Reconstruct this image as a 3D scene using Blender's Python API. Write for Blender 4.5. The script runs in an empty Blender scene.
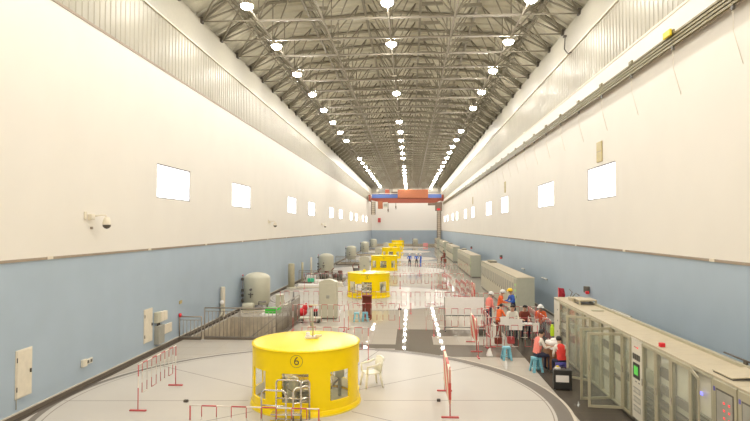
import bpy, math, random
from mathutils import Vector, Matrix
random.seed(7)
PI = math.pi
sc = bpy.context.scene
COL = sc.collection
UNIT = 23.9            # spacing of the generating units along the hall
GX, GY = -2.88, 15.8   # centre of the nearest unit
XL, XR, YE, YB = -9.9, 7.74, 147.0, -12.0

# ------------------------------------------------------------------ materials
def mat(name, col, rough=.5, metal=0, var=.06, scale=6, bump=0, emit=0, ecol=None, trans=0, alpha=1, coat=0, spec=None):
    m = bpy.data.materials.new(name); m.use_nodes = True
    nt = m.node_tree; b = nt.nodes['Principled BSDF']
    b.inputs['Roughness'].default_value = rough
    b.inputs['Metallic'].default_value = metal
    if coat: b.inputs['Coat Weight'].default_value = coat; b.inputs['Coat Roughness'].default_value = .06
    if spec is not None: b.inputs['Specular IOR Level'].default_value = spec
    tc = nt.nodes.new('ShaderNodeTexCoord')
    n = nt.nodes.new('ShaderNodeTexNoise'); n.inputs['Scale'].default_value = scale; n.inputs['Detail'].default_value = 3
    r = nt.nodes.new('ShaderNodeValToRGB')
    nt.links.new(tc.outputs['Object'], n.inputs['Vector']); nt.links.new(n.outputs['Fac'], r.inputs['Fac'])
    lo = [max(0, c*(1-var)) for c in col]; hi = [min(1, c*(1+var)) for c in col]
    r.color_ramp.elements[0].position = .3; r.color_ramp.elements[1].position = .7
    r.color_ramp.elements[0].color = (*lo, 1); r.color_ramp.elements[1].color = (*hi, 1)
    nt.links.new(r.outputs['Color'], b.inputs['Base Color'])
    if bump:
        bp = nt.nodes.new('ShaderNodeBump'); bp.inputs['Strength'].default_value = bump; bp.inputs['Distance'].default_value = .01
        nt.links.new(n.outputs['Fac'], bp.inputs['Height']); nt.links.new(bp.outputs['Normal'], b.inputs['Normal'])
    if emit:
        b.inputs['Emission Color'].default_value = (*(ecol or col), 1); b.inputs['Emission Strength'].default_value = emit
    if trans: b.inputs['Transmission Weight'].default_value = trans
    if alpha < 1: b.inputs['Alpha'].default_value = alpha
    return m

M = {}
def dm(k, *a, **kw): M[k] = mat(k, *a, **kw)
dm('cream_wall', (.80, .755, .685), .6, var=.015, scale=.6)
dm('end_wall', (.90, .875, .83), .6, var=.01)  # brighter than the side walls, making up for lamp light missing there
dm('blue_wall', (.40, .485, .57), .55, var=.03, scale=.7)
dm('trim_brown', (.35, .28, .21), .6)
dm('trim_cream', (.75, .68, .55), .5)
dm('cladding', (.43, .40, .325), .34, var=.05, scale=1.2, spec=.14)
dm('smooth_band', (.41, .38, .305), .45, var=.03)
dm('roof_deck', (.56, .52, .40), .6, var=.08, scale=2)
dm('truss', (.27, .24, .175), .55, var=.1)
dm('chord', (.36, .32, .255), .45)  # truss brown made paler for the light the lower chords reflect
dm('dark_metal', (.09, .075, .06), .5)
dm('skirt', (.16, .13, .10), .4)
dm('skirt_top', (.55, .50, .42), .4)
dm('yellow', (.98, .71, .002), .25, var=.012, spec=.3)
dm('yellow_trim', (.80, .60, .02), .4)
dm('black', (.03, .028, .026), .45)
dm('ink', (.10, .07, .02), .6)
dm('steel', (.72, .68, .62), .22, metal=.9)
dm('dull_steel', (.34, .30, .25), .4, metal=.4)
dm('cab', (.56, .53, .41), .42, var=.03)
dm('cab_frame', (.44, .40, .28), .4, var=.03)
dm('cab_top', (.52, .445, .315), .5, var=.03)
dm('cab_light', (.74, .70, .60), .45, var=.03)
dm('cab_grey', (.43, .43, .34), .5, var=.04)
dm('panel_dark', (.12, .11, .09), .4)
dm('panel_grey', (.36, .35, .30), .5)
dm('vent', (.20, .18, .15), .5)
dm('screen_green', (.10, .55, .08), .3, emit=.2, ecol=(.12, .75, .08))
dm('led_red', (.8, .05, .05), .4, emit=.5, ecol=(1, .08, .08))
dm('led_blue', (.2, .2, .9), .4, emit=.8, ecol=(.25, .25, 1))
dm('red', (.70, .02, .03), .45)
dm('maroon', (.33, .01, .03), .7)
dm('pink_red', (.55, .09, .09), .5, var=.1)
dm('barrier_white', (.82, .74, .66), .4)
dm('orange_cloth', (.90, .16, .04), .7, var=.1, scale=12)
dm('vest_pink', (.92, .27, .22), .6, var=.08, scale=10)
dm('vest_red', (.80, .05, .04), .6, var=.08, scale=10)
dm('vest_stripe', (.86, .82, .75), .35)
dm('blue_cloth', (.05, .14, .58), .75, var=.12, scale=10)
dm('navy_cloth', (.03, .035, .07), .8)
dm('white_cloth', (.78, .74, .66), .8, var=.06, scale=10)
dm('brown_cloth', (.22, .05, .03), .8)
dm('skin', (.62, .38, .26), .55)
dm('hair', (.02, .016, .014), .6)
dm('helmet_white', (.84, .82, .78), .3)
dm('helmet_yellow', (.95, .62, .01), .3)
dm('stool_blue', (.22, .55, .68), .35)
dm('stool_purple', (.13, .12, .48), .35)
dm('chair_white', (.90, .87, .74), .35)
dm('plastic_white', (.84, .80, .66), .35)
dm('wood', (.30, .14, .06), .45, var=.25, scale=9)
dm('paper', (.86, .82, .78), .7, var=.02)
dm('tank', (.56, .54, .43), .38, var=.04, scale=2)
dm('cyl_olive', (.50, .45, .30), .4)
dm('valve', (.22, .20, .19), .45, metal=.3)
dm('green_plastic', (.06, .60, .05), .4)
dm('teal_plastic', (.05, .50, .28), .4)
dm('lime', (.62, .85, .03), .6)
dm('crane_red', (.34, .075, .035), .5)
dm('crane_orange', (.42, .13, .05), .5)
dm('crane_blue', (.10, .17, .45), .5)
dm('crane_brown', (.20, .14, .10), .5)
dm('stair', (.50, .43, .33), .55, var=.15, scale=3, bump=.2)
dm('stripe_red', (.70, .07, .04), .45)
dm('stripe_cream', (.82, .72, .55), .45)
dm('tray', (.24, .20, .10), .45)
dm('plate_yellow', (.50, .40, .17), .45)
dm('cover_black', (.03, .03, .03), .3)
dm('lamp_glow', (1, .97, .92), .5, emit=120, ecol=(1, .965, .90))
dm('inner_fill_glow', (1, 1, 1), .5, emit=5.0, ecol=(1, .97, .9))
dm('cab_lamp', (1, 1, 1), .5, emit=14, ecol=(.85, 1, .98))
dm('window_pane', (1, 1, 1), .5, emit=2.6, ecol=(1, 1, 1))
dm('window_frame', (.30, .28, .30), .5)
dm('pink_tape', (.85, .35, .35), .5)
dm('label_green', (.40, .70, .25), .5)  # plain green of the cabinet labels, no emission

def glass_mat(name, col, dens):
    m = bpy.data.materials.new(name); m.use_nodes = True; nt = m.node_tree
    for n in list(nt.nodes): nt.nodes.remove(n)
    o = nt.nodes.new('ShaderNodeOutputMaterial'); t = nt.nodes.new('ShaderNodeBsdfTransparent'); g = nt.nodes.new('ShaderNodeBsdfGlossy')
    lw = nt.nodes.new('ShaderNodeLayerWeight'); pw = nt.nodes.new('ShaderNodeMath'); pw.operation = 'POWER'; pw.inputs[1].default_value = 4; f = nt.nodes.new('ShaderNodeMath'); f.operation = 'MULTIPLY_ADD'; f.inputs[1].default_value = .45; f.inputs[2].default_value = .04; mx = nt.nodes.new('ShaderNodeMixShader'); d = nt.nodes.new('ShaderNodeBsdfDiffuse'); m2 = nt.nodes.new('ShaderNodeMixShader')
    nz = nt.nodes.new('ShaderNodeTexNoise'); nz.inputs['Scale'].default_value = 2; mp = nt.nodes.new('ShaderNodeMapRange')
    mp.inputs['To Min'].default_value = dens*.7; mp.inputs['To Max'].default_value = dens*1.3
    t.inputs[0].default_value = (*col, 1); g.inputs['Roughness'].default_value = .03; d.inputs[0].default_value = (.75, .74, .68, 1)
    lw.inputs[0].default_value = .5; nt.links.new(lw.outputs['Facing'], pw.inputs[0]); nt.links.new(pw.outputs[0], f.inputs[0])
    nt.links.new(nz.outputs['Fac'], mp.inputs['Value']); nt.links.new(mp.outputs[0], m2.inputs[0])
    nt.links.new(t.outputs[0], m2.inputs[1]); nt.links.new(d.outputs[0], m2.inputs[2])
    nt.links.new(f.outputs[0], mx.inputs[0]); nt.links.new(m2.outputs[0], mx.inputs[1]); nt.links.new(g.outputs[0], mx.inputs[2])
    nt.links.new(mx.outputs[0], o.inputs[0]); return m
M['glass'] = glass_mat('glass', (.95, .97, .94), .07)

def floor_material():
    m = bpy.data.materials.new('polished_stone_floor'); m.use_nodes = True; nt = m.node_tree; L = nt.links
    b = nt.nodes['Principled BSDF']; N = nt.nodes.new
    def math_(op, a, c=None, d=None):
        n = N('ShaderNodeMath'); n.operation = op
        for i, v in enumerate((a, c, d)):
            if v is None: continue
            if isinstance(v, (int, float)): n.inputs[i].default_value = v
            else: L.new(v, n.inputs[i])
        return n.outputs[0]
    tc = N('ShaderNodeTexCoord'); sp = N('ShaderNodeSeparateXYZ'); L.new(tc.outputs['Object'], sp.inputs[0])
    x, y = sp.outputs[0], sp.outputs[1]
    yy = math_('SUBTRACT', math_('MODULO', math_('ADD', math_('SUBTRACT', y, GY), UNIT*4.5), UNIT), UNIT/2)
    xx = math_('SUBTRACT', x, GX)
    d = math_('SQRT', math_('ADD', math_('MULTIPLY', xx, xx), math_('MULTIPLY', yy, yy)))
    def band(v, lo, hi): return math_('MULTIPLY', math_('GREATER_THAN', v, lo), math_('LESS_THAN', v, hi))
    def mixc(f, c1, c2):
        n = N('ShaderNodeMix'); n.data_type = 'RGBA'; L.new(f, n.inputs[0])
        for s, c in ((6, c1), (7, c2)):
            if isinstance(c, tuple): n.inputs[s].default_value = (*c, 1)
            else: L.new(c, n.inputs[s])
        return n.outputs[2]
    nz = N('ShaderNodeTexNoise'); nz.inputs['Scale'].default_value = 40; nz.inputs['Detail'].default_value = 4; L.new(tc.outputs['Object'], nz.inputs['Vector'])
    nb = N('ShaderNodeTexNoise'); nb.inputs['Scale'].default_value = .5; nb.inputs['Detail'].default_value = 3; L.new(tc.outputs['Object'], nb.inputs['Vector'])
    light = mixc(nb.outputs['Fac'], (.50, .465, .42), (.575, .535, .48))
    outer = mixc(nz.outputs['Fac'], (.41, .37, .315), (.53, .48, .415))
    dark = mixc(nz.outputs['Fac'], (.06, .05, .04), (.13, .11, .09))
    ringc = mixc(nz.outputs['Fac'], (.16, .14, .12), (.26, .23, .20))
    inside = math_('LESS_THAN', d, 7.02)
    col = mixc(inside, outer, light)
    # dark aisle along the cabinets and cross bands between the units
    aisle = math_('GREATER_THAN', x, 4.2)
    ay = math_('ABSOLUTE', yy)
    cross = math_('MULTIPLY', band(yy, 5.6, 7.75), band(x, -.6, 4.3))
    block = math_('MULTIPLY', band(yy, 7.7, 11.2), band(x, -.6, .95))
    steps = math_('MULTIPLY', band(yy, 9.6, 11.2), band(x, .9, 3.4))
    strip2 = math_('MULTIPLY', band(yy, 6.9, 7.7), band(x, -6.0, -.5))
    dk = math_('MAXIMUM', math_('MAXIMUM', aisle, cross), math_('MAXIMUM', math_('MAXIMUM', block, steps), strip2))
    dk = math_('MULTIPLY', dk, math_('GREATER_THAN', d, 7.06))
    dkf = math_('MULTIPLY', dk, math_('SUBTRACT', 1.0, math_('MULTIPLY', math_('LESS_THAN', x, 4.2), .25)))
    # beyond the first unit the bands fade paler, offsetting dark reflections in the floor
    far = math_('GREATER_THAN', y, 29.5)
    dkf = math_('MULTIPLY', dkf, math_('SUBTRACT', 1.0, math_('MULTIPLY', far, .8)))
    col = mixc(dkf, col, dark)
    rg = math_('MULTIPLY', math_('MULTIPLY', band(d, 6.66, 7.0), .93), 1.0)
    # the ring is a thin dark line at the left and widens to the right
    lr = math_('MULTIPLY', band(d, 6.74, 6.92), math_('LESS_THAN', xx, 0))
    rr = math_('MULTIPLY', band(d, 6.66, 7.04), math_('GREATER_THAN', xx, 1.5))
    mr = math_('MULTIPLY', band(d, 6.72, 6.98), band(xx, -.01, 1.51))
    rg = math_('MAXIMUM', math_('MAXIMUM', lr, rr), mr)
    col = mixc(rg, col, ringc)
    gutter = math_('LESS_THAN', x, -9.66)
    col = mixc(gutter, col, (.10, .08, .065))
    # thin joints: radial lines and a rim
    ang = math_('ARCTAN2', yy, xx)
    step = 2*PI/10
    am = math_('SUBTRACT', math_('MODULO', math_('ADD', ang, 20*step+.25), step), step/2)
    jl = math_('LESS_THAN', math_('ABSOLUTE', math_('MULTIPLY', d, math_('SINE', am))), .018)
    jl = math_('MULTIPLY', jl, band(d, 1.6, 6.7))
    j2 = math_('MULTIPLY', band(d, 6.56, 6.59), 1.0)
    gx = math_('LESS_THAN', math_('MODULO', math_('ADD', x, 100.0), 1.2), .012)
    gy = math_('LESS_THAN', math_('MODULO', math_('ADD', y, 100.0), 1.2), .03)
    grid = math_('MULTIPLY', math_('MAXIMUM', gx, gy), math_('MULTIPLY', math_('GREATER_THAN', d, 7.0), .35))
    rim = math_('MULTIPLY', band(d, 7.04, 7.12), math_('GREATER_THAN', xx, 4.0))
    col = mixc(rim, col, (.62, .56, .47))
    jj = math_('MAXIMUM', math_('MAXIMUM', jl, j2), grid)
    col = mixc(math_('MULTIPLY', jj, .75), col, (.17, .13, .10))
    L.new(col, b.inputs['Base Color'])
    mr_ = N('ShaderNodeMapRange'); mr_.inputs['To Min'].default_value = .012; mr_.inputs['To Max'].default_value = .035
    L.new(nb.outputs['Fac'], mr_.inputs['Value']); L.new(math_('ADD', mr_.outputs[0], math_('MULTIPLY', inside, .30)), b.inputs['Roughness'])
    b.inputs['Specular IOR Level'].default_value = .5; b.inputs['IOR'].default_value = 1.11
    bp = N('ShaderNodeBump'); bp.inputs['Strength'].default_value = .012; bp.inputs['Distance'].default_value = .01
    n3 = N('ShaderNodeTexNoise'); n3.inputs['Scale'].default_value = 1.6; L.new(tc.outputs['Object'], n3.inputs['Vector'])
    L.new(n3.outputs['Fac'], bp.inputs['Height']); L.new(bp.outputs['Normal'], b.inputs['Normal'])
    return m
M['floor'] = floor_material()

# ------------------------------------------------------------------ mesh builder
def V(*a): return Vector(a)
class MB:
    def __init__(s): s.v = []; s.f = []; s.mi = []; s.mats = []; s.sm = []
    def m(s, k):
        if k not in s.mats: s.mats.append(k)
        return s.mats.index(k)
    def add(s, vs, fs, k, smooth=False):
        o = len(s.v); s.v += [tuple(v) for v in vs]; i = s.m(k)
        for f in fs: s.f.append([o+q for q in f]); s.mi.append(i); s.sm.append(smooth)
        return s
    def box(s, c, d, k, rz=0, bev=0):
        x, y, z = d[0]/2, d[1]/2, d[2]/2
        R = Matrix.Rotation(rz, 3, 'Z'); c = Vector(c)
        if bev and min(x, y, z) > bev*1.01:
            vs = []; fs = []
            b = bev
            # chamfered box: 24 verts
            idx = {}
            for sx in (-1, 1):
                for sy in (-1, 1):
                    for sz in (-1, 1):
                        for a in range(3):
                            p = [sx*x, sy*y, sz*z]
                            for q in range(3):
                                if q != a: p[q] -= (sx, sy, sz)[q]*b
                            idx[(sx, sy, sz, a)] = len(vs); vs.append(c+R@Vector(p))
            for a in range(3):
                u, w = [q for q in range(3) if q != a]
                for sg in (-1, 1):
                    loop = []
                    for su, sw in ((-1, -1), (1, -1), (1, 1), (-1, 1)):
                        k3 = [0, 0, 0]; k3[a] = sg; k3[u] = su; k3[w] = sw
                        loop.append(idx[(*k3, a)])
                    fs.append(loop)
                for su in (-1, 1):
                    for sw in (-1, 1):
                        e = []
                        for sg, pair in ((-1, (u, w)), (1, (w, u))):
                            for q in pair:
                                k3 = [0, 0, 0]; k3[a] = sg; k3[u] = su; k3[w] = sw
                                e.append(idx[(*k3, q)])
                        fs.append(e)
            for sx in (-1, 1):
                for sy in (-1, 1):
                    for sz in (-1, 1): fs.append([idx[(sx, sy, sz, a)] for a in range(3)])
            return s.add(vs, fs, k)
        vs = [c+R@V(a*x, b_*y, e*z) for a in (-1, 1) for b_ in (-1, 1) for e in (-1, 1)]
        return s.add(vs, [(0, 1, 3, 2), (4, 6, 7, 5), (0, 4, 5, 1), (2, 3, 7, 6), (0, 2, 6, 4), (1, 5, 7, 3)], k)
    def bb(s, x0, x1, y0, y1, z0, z1, k, bev=0):
        return s.box(((x0+x1)/2, (y0+y1)/2, (z0+z1)/2), (abs(x1-x0), abs(y1-y0), abs(z1-z0)), k, 0, bev)
    def tube(s, pts, r, k, n=8, closed=False, smooth=True):
        pts = [Vector(p) for p in pts]; rings = []; up = None
        for i, p in enumerate(pts):
            a = pts[i-1] if (i or closed) else p; b = pts[(i+1) % len(pts)] if (i < len(pts)-1 or closed) else p
            t = (b-a).normalized()
            if up is None: up = V(0, 0, 1) if abs(t.z) < .9 else V(1, 0, 0)
            u = t.cross(up); u = u.normalized() if u.length > 1e-6 else V(1, 0, 0)
            w = t.cross(u).normalized(); up = -w
            rr = r[i] if isinstance(r, (list, tuple)) else r
            rings.append([p+(u*math.cos(2*PI*q/n)+w*math.sin(2*PI*q/n))*rr for q in range(n)])
        vs = [v for g in rings for v in g]; fs = []
        m_ = len(rings)
        for i in range(m_-1+(1 if closed else 0)):
            j = (i+1) % m_
            for q in range(n): fs.append((i*n+q, i*n+(q+1) % n, j*n+(q+1) % n, j*n+q))
        if not closed: fs += [tuple(range(n))[::-1], tuple((m_-1)*n+q for q in range(n))]
        return s.add(vs, fs, k, smooth)
    def lathe(s, prof, k, c=(0, 0, 0), n=24, a0=0, a1=2*PI, smooth=True):
        full = abs(a1-a0-2*PI) < 1e-6; m_ = n if full else n+1
        vs = [(c[0]+r*math.cos(a0+(a1-a0)*q/n), c[1]+r*math.sin(a0+(a1-a0)*q/n), c[2]+z) for r, z in prof for q in range(m_)]
        fs = []
        for i in range(len(prof)-1):
            for q in range(n):
                w = (q+1) % m_
                fs.append((i*m_+q, i*m_+w, (i+1)*m_+w, (i+1)*m_+q))
        return s.add(vs, fs, k, smooth)
    def ball(s, c, r, k, n=12, m_=8, half=False):
        r = r if isinstance(r, (tuple, list)) else (r, r, r)
        prof = []
        vs = []; fs = []
        e = m_
        for i in range(e+1):
            th = (PI/2 if half else PI)*i/e
            for q in range(n):
                vs.append((c[0]+r[0]*math.sin(th)*math.cos(2*PI*q/n), c[1]+r[1]*math.sin(th)*math.sin(2*PI*q/n), c[2]+r[2]*math.cos(th)))
        for i in range(e):
            for q in range(n): fs.append((i*n+q, (i+1)*n+q, (i+1)*n+(q+1) % n, i*n+(q+1) % n))
        if half: fs.append(tuple(e*n+q for q in range(n)))
        return s.add(vs, fs, k, True)
    def build(s, name, parent=None, loc=None, rz=0):
        me = bpy.data.meshes.new(name); me.from_pydata(s.v, [], s.f)
        for k in s.mats: me.materials.append(M[k])
        me.polygons.foreach_set('material_index', s.mi); me.polygons.foreach_set('use_smooth', s.sm)
        me.update()
        if any(s.sm) and not all(s.sm) or True:
            import bmesh
            b = bmesh.new(); b.from_mesh(me); bmesh.ops.remove_doubles(b, verts=b.verts, dist=1e-5)
            bmesh.ops.recalc_face_normals(b, faces=b.faces); b.to_mesh(me); b.free()
        o = bpy.data.objects.new(name, me); COL.objects.link(o)
        if parent: o.parent = parent
        if loc: o.location = loc
        if rz: o.rotation_euler = (0, 0, rz)
        return o

def tag(o, label, cat, group=None):
    o['label'] = label; o['category'] = cat
    if group: o['group'] = group
    return o
def thing(name, label, cat, loc=(0, 0, 0), rz=0, group=None):
    o = bpy.data.objects.new(name, None); COL.objects.link(o); o.empty_display_size = .2
    o.location = loc; o.rotation_euler = (0, 0, rz); return tag(o, label, cat, group)
def struct(o): o['kind'] = 'structure'; return o
KIDS = {}
def dup(root, loc=None, rz=None, label=None, group=None, scale=None):
    r = root.copy(); COL.objects.link(r)
    if loc is not None: r.location = loc
    if rz is not None: r.rotation_euler = (0, 0, rz)
    if scale is not None: r.scale = scale
    if label: r['label'] = label
    if group: r['group'] = group
    if root.name not in KIDS: KIDS[root.name] = [(c, list(c.children)) for c in root.children]
    for c, gs in KIDS[root.name]:
        d = c.copy(); COL.objects.link(d); d.parent = r
        for g in gs:
            e = g.copy(); COL.objects.link(e); e.parent = d
    return r

# ------------------------------------------------------------------ the hall
HOLE = (-9.55, -5.75)
holes = [(24.15+UNIT*k, 30.2+UNIT*k) for k in range(4)]
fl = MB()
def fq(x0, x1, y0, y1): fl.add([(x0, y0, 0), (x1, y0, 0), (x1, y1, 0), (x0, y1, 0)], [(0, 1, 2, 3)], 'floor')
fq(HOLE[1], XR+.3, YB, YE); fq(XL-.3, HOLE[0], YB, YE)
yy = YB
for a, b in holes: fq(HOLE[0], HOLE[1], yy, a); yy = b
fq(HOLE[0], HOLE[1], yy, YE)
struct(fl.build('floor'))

WZ0, WZ1 = 5.95, 7.32
winL = [(23.4+.15, 3.4), (33.05, 3.6)] ; WL = []; WR = []
for k in range(5):
    for c, w in ((23.45, 3.4), (33.1, 3.7)): WL.append((c+24.1*k, w))
    for c, w in ((23.7, 3.4), (33.2, 3.8)): WR.append((c+23.7*k, w))
def side_wall(name, X, s, wins):
    w = MB(); t = .35*s
    def q(y0, y1, z0, z1, k): w.add([(X, y0, z0), (X, y1, z0), (X, y1, z1), (X, y0, z1)], [(0, 1, 2, 3)], k)
    q(YB, YE, 0, 3.95, 'blue_wall'); q(YB, YE, 3.95, WZ0, 'cream_wall'); q(YB, YE, WZ1, 11.15, 'cream_wall')
    y = YB
    for c, wd in wins:
        a, b = c-wd/2, c+wd/2
        q(y, a, WZ0, WZ1, 'cream_wall'); y = b
        for (p, r_) in (((a, WZ0), (a, WZ1)), ((b, WZ0), (b, WZ1)), ((a, WZ0), (b, WZ0)), ((a, WZ1), (b, WZ1))):
            w.add([(X, *p), (X+t, *p), (X+t, *r_), (X, *r_)], [(0, 1, 2, 3)], 'cream_wall')
    q(y, YE, WZ0, WZ1, 'cream_wall')
    # ledge that carries the crane runway, then the recessed upper wall backing
    w.add([(X, YB, 11.15), (X+t, YB, 11.15), (X+t, YE, 11.15), (X, YE, 11.15)], [(0, 1, 2, 3)], 'cream_wall')
    w.add([(X+t, YB, 11.15), (X+t, YE, 11.15), (X+t, YE, 15.1), (X+t, YB, 15.1)], [(0, 1, 2, 3)], 'smooth_band')
    struct(w.build(name))
side_wall('wall_left', XL, -1, WL); side_wall('wall_right', XR, 1, WR)
# ribbed cladding above the runway
for nm, X, s in (('wall_left_cladding', XL, -1), ('wall_right_cladding', XR, 1)):
    c = MB(); vs = []; fs = []; y = YB; i = 0
    x0 = X+.06*s
    prof = [(0, 0), (.22, 0), (.25, .025), (.30, .025), (.33, 0)]
    while y < YE-.5:
        for dy, dx in prof[:-1] if y < YE-1 else prof:
            vs += [(x0-dx*s+.02*s, y+dy, 11.17), (x0-dx*s+.02*s, y+dy, 13.3)]; i += 1
        y += .33
    for k in range(i-1): fs.append((2*k, 2*k+2, 2*k+3, 2*k+1))
    c.add(vs, fs, 'cladding')
    struct(c.build(nm))
    b = MB()   # smooth sloping band between cladding and roof
    b.add([(X+.02*s, YB, 13.3), (X+.02*s, YE, 13.3), (X+.10*s, YE, 14.75), (X+.10*s, YB, 14.75)], [(0, 1, 2, 3)], 'smooth_band')
    struct(b.build('trim_1' if s < 0 else 'trim_2'))
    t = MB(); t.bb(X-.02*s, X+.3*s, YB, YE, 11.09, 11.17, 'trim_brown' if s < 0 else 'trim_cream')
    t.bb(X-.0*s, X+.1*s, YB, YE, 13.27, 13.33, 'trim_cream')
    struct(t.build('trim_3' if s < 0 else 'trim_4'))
    t = MB(); t.bb(X-.03*s, X+.05*s, YB, YE, 3.92, 3.99, 'trim_brown')  # brown strip colours in the shadow gap above the blue
    y = YB+3
    while y < YE:
        t.bb(X-.035*s, X+.05*s, y, y+.25, 3.92, 4.0, 'trim_cream'); y += 6
    struct(t.build('trim_5' if s < 0 else 'trim_6'))
    t = MB(); t.bb(X-.05*s, X+.05*s, YB, YE, 0, .11, 'skirt'); t.bb(X-.055*s, X+.05*s, YB, YE, .11, .14, 'skirt_top')
    struct(t.build('baseboard_left' if s < 0 else 'baseboard_right'))
e = MB()
e.bb(XL-.4, XR+.4, YE, YE+.3, 0, 3.95, 'blue_wall'); e.bb(XL-.4, XR+.4, YE, YE+.3, 3.95, 13.2, 'end_wall'); e.bb(XL-.4, XR+.4, YE, YE+.3, 13.2, 18, 'smooth_band')
e.bb(XL, XR, YE-.05, YE, 0, .5, 'stair')
struct(e.build('wall_back'))
e = MB(); e.bb(XL-.4, XR+.4, YB-.3, YB, 0, 18, 'cream_wall'); struct(e.build('wall_front'))
# roof deck: ribbed sheets on a low pitched profile
rp = [(-10.3, 14.95), (-7.4, 16.75), (-.98, 17.2), (5.41, 16.75), (8.15, 14.95)]
r = MB(); vs = []; fs = []; n = 0; y = YB
while y < YE+.4:
    for dy, dz in ((0, 0), (.45, 0), (.52, .09), (.83, .09)):
        for (x, z) in rp: vs.append((x, y+dy, z+dz))
        n += 1
    y += .9
for k in range(n-1):
    for q in range(4): fs.append((k*5+q, k*5+q+1, (k+1)*5+q+1, (k+1)*5+q))
r.add(vs, fs, 'roof_deck'); struct(r.build('ceiling'))

# roof trusses
ROWX = [-7.2, -.98, 5.21]; NX = [-7.2, -4.1, -.98, 2.11, 5.21]
def roofz(x):
    for (a, za), (b, zb) in zip(rp, rp[1:]):
        if a <= x <= b: return za+(zb-za)*(x-a)/(b-a)
    return 15
tr = thing('roof_truss', 'brown steel roof truss with lower chord paler as if lit, spanning the hall', 'roof truss', (0, 20.9, 0), 0, 'row of roof trusses')
b = MB(); b.tube([(-9.95, 0, 14.66), (-7.2, 0, 14.66)], .035, 'truss', 6); b.tube([(5.21, 0, 14.66), (7.8, 0, 14.66)], .035, 'truss', 6)
b.tube([(-7.2, 0, 14.66), (5.21, 0, 14.66)], .06, 'chord', 6); b.build('bottom_chord', tr)
b = MB()
for (x0, z0), (x1, z1) in zip(rp, rp[1:]): b.tube([(max(x0, -10.1), 0, z0-.12), (min(x1, 8.0), 0, z1-.12)], .09, 'truss', 4, smooth=False)
b.build('top_chord', tr)
b = MB()
for x in NX:
    b.tube([(x, 0, 14.66), (x-1.3, 1.41, roofz(x-1.3)-.15)], .038, 'truss', 5); b.tube([(x, 0, 14.66), (x+1.3, 1.41, roofz(x+1.3)-.15)], .038, 'truss', 5)
    b.tube([(x, 0, 14.66), (x-1.3, -1.41, roofz(x-1.3)-.15)], .038, 'truss', 5); b.tube([(x, 0, 14.66), (x+1.3, -1.41, roofz(x+1.3)-.15)], .038, 'truss', 5)
    b.tube([(x, 0, 14.66), (x, 0, roofz(x)-.15)], .03, 'truss', 5)
    b.ball((x, 0, 14.66), .085, 'truss', 6, 4)
b.build('web_bracing', tr)
for s, X in ((-1, -9.95), (1, 7.8)):
    b = MB()
    b.tube([(X, 0, 14.66), (X-s*1.5, 1.41, roofz(X-s*1.5)-.15)], .05, 'truss', 5); b.tube([(X, 0, 14.66), (X-s*1.5, -1.41, roofz(X-s*1.5)-.15)], .05, 'truss', 5)
    b.tube([(X-s*2.6, 0, roofz(X-s*2.6)-.1), (X, 0, 14.72)], .06, 'truss', 5)
    b.box((X, 0, 14.72), (.14, .24, .28), 'dark_metal')
    b.build('bearing_bracket', tr)
for x in (-8.6, -5.65, -2.5, .6, 3.65, 6.6):
    b = MB(); b.box((x, 1.41, roofz(x)-.13), (.13, 2.82, .16), 'truss'); b.build('purlin', tr)
for x in (-4.9, 1.2, 3.2):
    b = MB(); b.box((x, .4, roofz(x)-.5), (1.1, .16, .16), 'truss'); b.build('cross_beam', tr)
k = 1
while 20.9+2.82*k < YE-.8:
    dup(tr, (0, 20.9+2.82*k, 0)); k += 1
for x in NX+[-8.6, 6.55]:
    big = x in ROWX
    lab = {-7.2: 'long tie tube carrying the left row of lamps', -4.1: 'bare long tie tube between left and middle lamp rows', -.98: 'long tie tube carrying the middle row of lamps',
           2.11: 'bare long tie tube between middle and right lamp rows', 5.21: 'long tie tube carrying the right row of lamps', -8.6: 'thin dark tie tube between left lamp row and left wall', 6.55: 'thin dark tie tube between right lamp row and right wall'}[x]
    z = 14.66 if abs(x) not in (8.6, 6.55) else roofz(x)-.5
    b = MB(); b.tube([(x, YB, z), (x, YE-.1, z)], .05 if x in NX else .035, 'chord' if x in NX else 'truss', 6)
    tag(b.build('tie_tube'), lab, 'roof tube')

# high-bay lamps
def lamp(label, loc, lit, group):
    t = thing('high_bay_lamp', label, 'lamp', loc, 0, group)
    b = MB(); b.lathe([(.0, .3), (.09, .3), (.12, .2), (.26, .05), (.275, .01), (.265, .01), (.25, .03), (0, .03)], 'trim_cream', n=20); b.build('housing', t)
    b = MB(); b.lathe([(.272*math.sin(q), .01-.20*math.cos(q)) for q in (0, .3, .6, .9, 1.2, 1.57)], 'lamp_glow', n=16); b.build('diffuser', t)
    b = MB(); b.tube([(0, 0, .3), (0, 0, .42)], .02, 'dark_metal', 6); b.build('hanger', t)
    return t
nm = ['left', 'middle', 'right']; proto = [None]*3
unlit = {0: {8, 9}, 1: {2, 4, 11}, 2: {5}}
for i, x in enumerate(ROWX):
    for k in range(-6, 22):  # last two of each row added to brighten the end wall
        y = 24.6+5.64*k
        lit = k not in unlit[i]
        if not lit:
            sm = MB(); sm.tube([(0, 0, -.12), (0, 0, .1)], .02, 'dark_metal', 6); sm.box((0, 0, -.14), (.30, .08, .05), 'trim_cream')
            tag(sm.build('empty_lamp_holder', None, (x, y, 14.52)), 'small pale empty lamp holder in the %s lamp row' % nm[i], 'lamp holder', 'empty lamp holders in the %s row' % nm[i]); continue
        if proto[i] is None:
            proto[i] = lamp('bright round high bay lamp in the %s row under the roof' % nm[i], (x, y, 14.62), True, '%s row of roof lamps' % nm[i])
        else: dup(proto[i], (x, y, 14.62))

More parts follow.
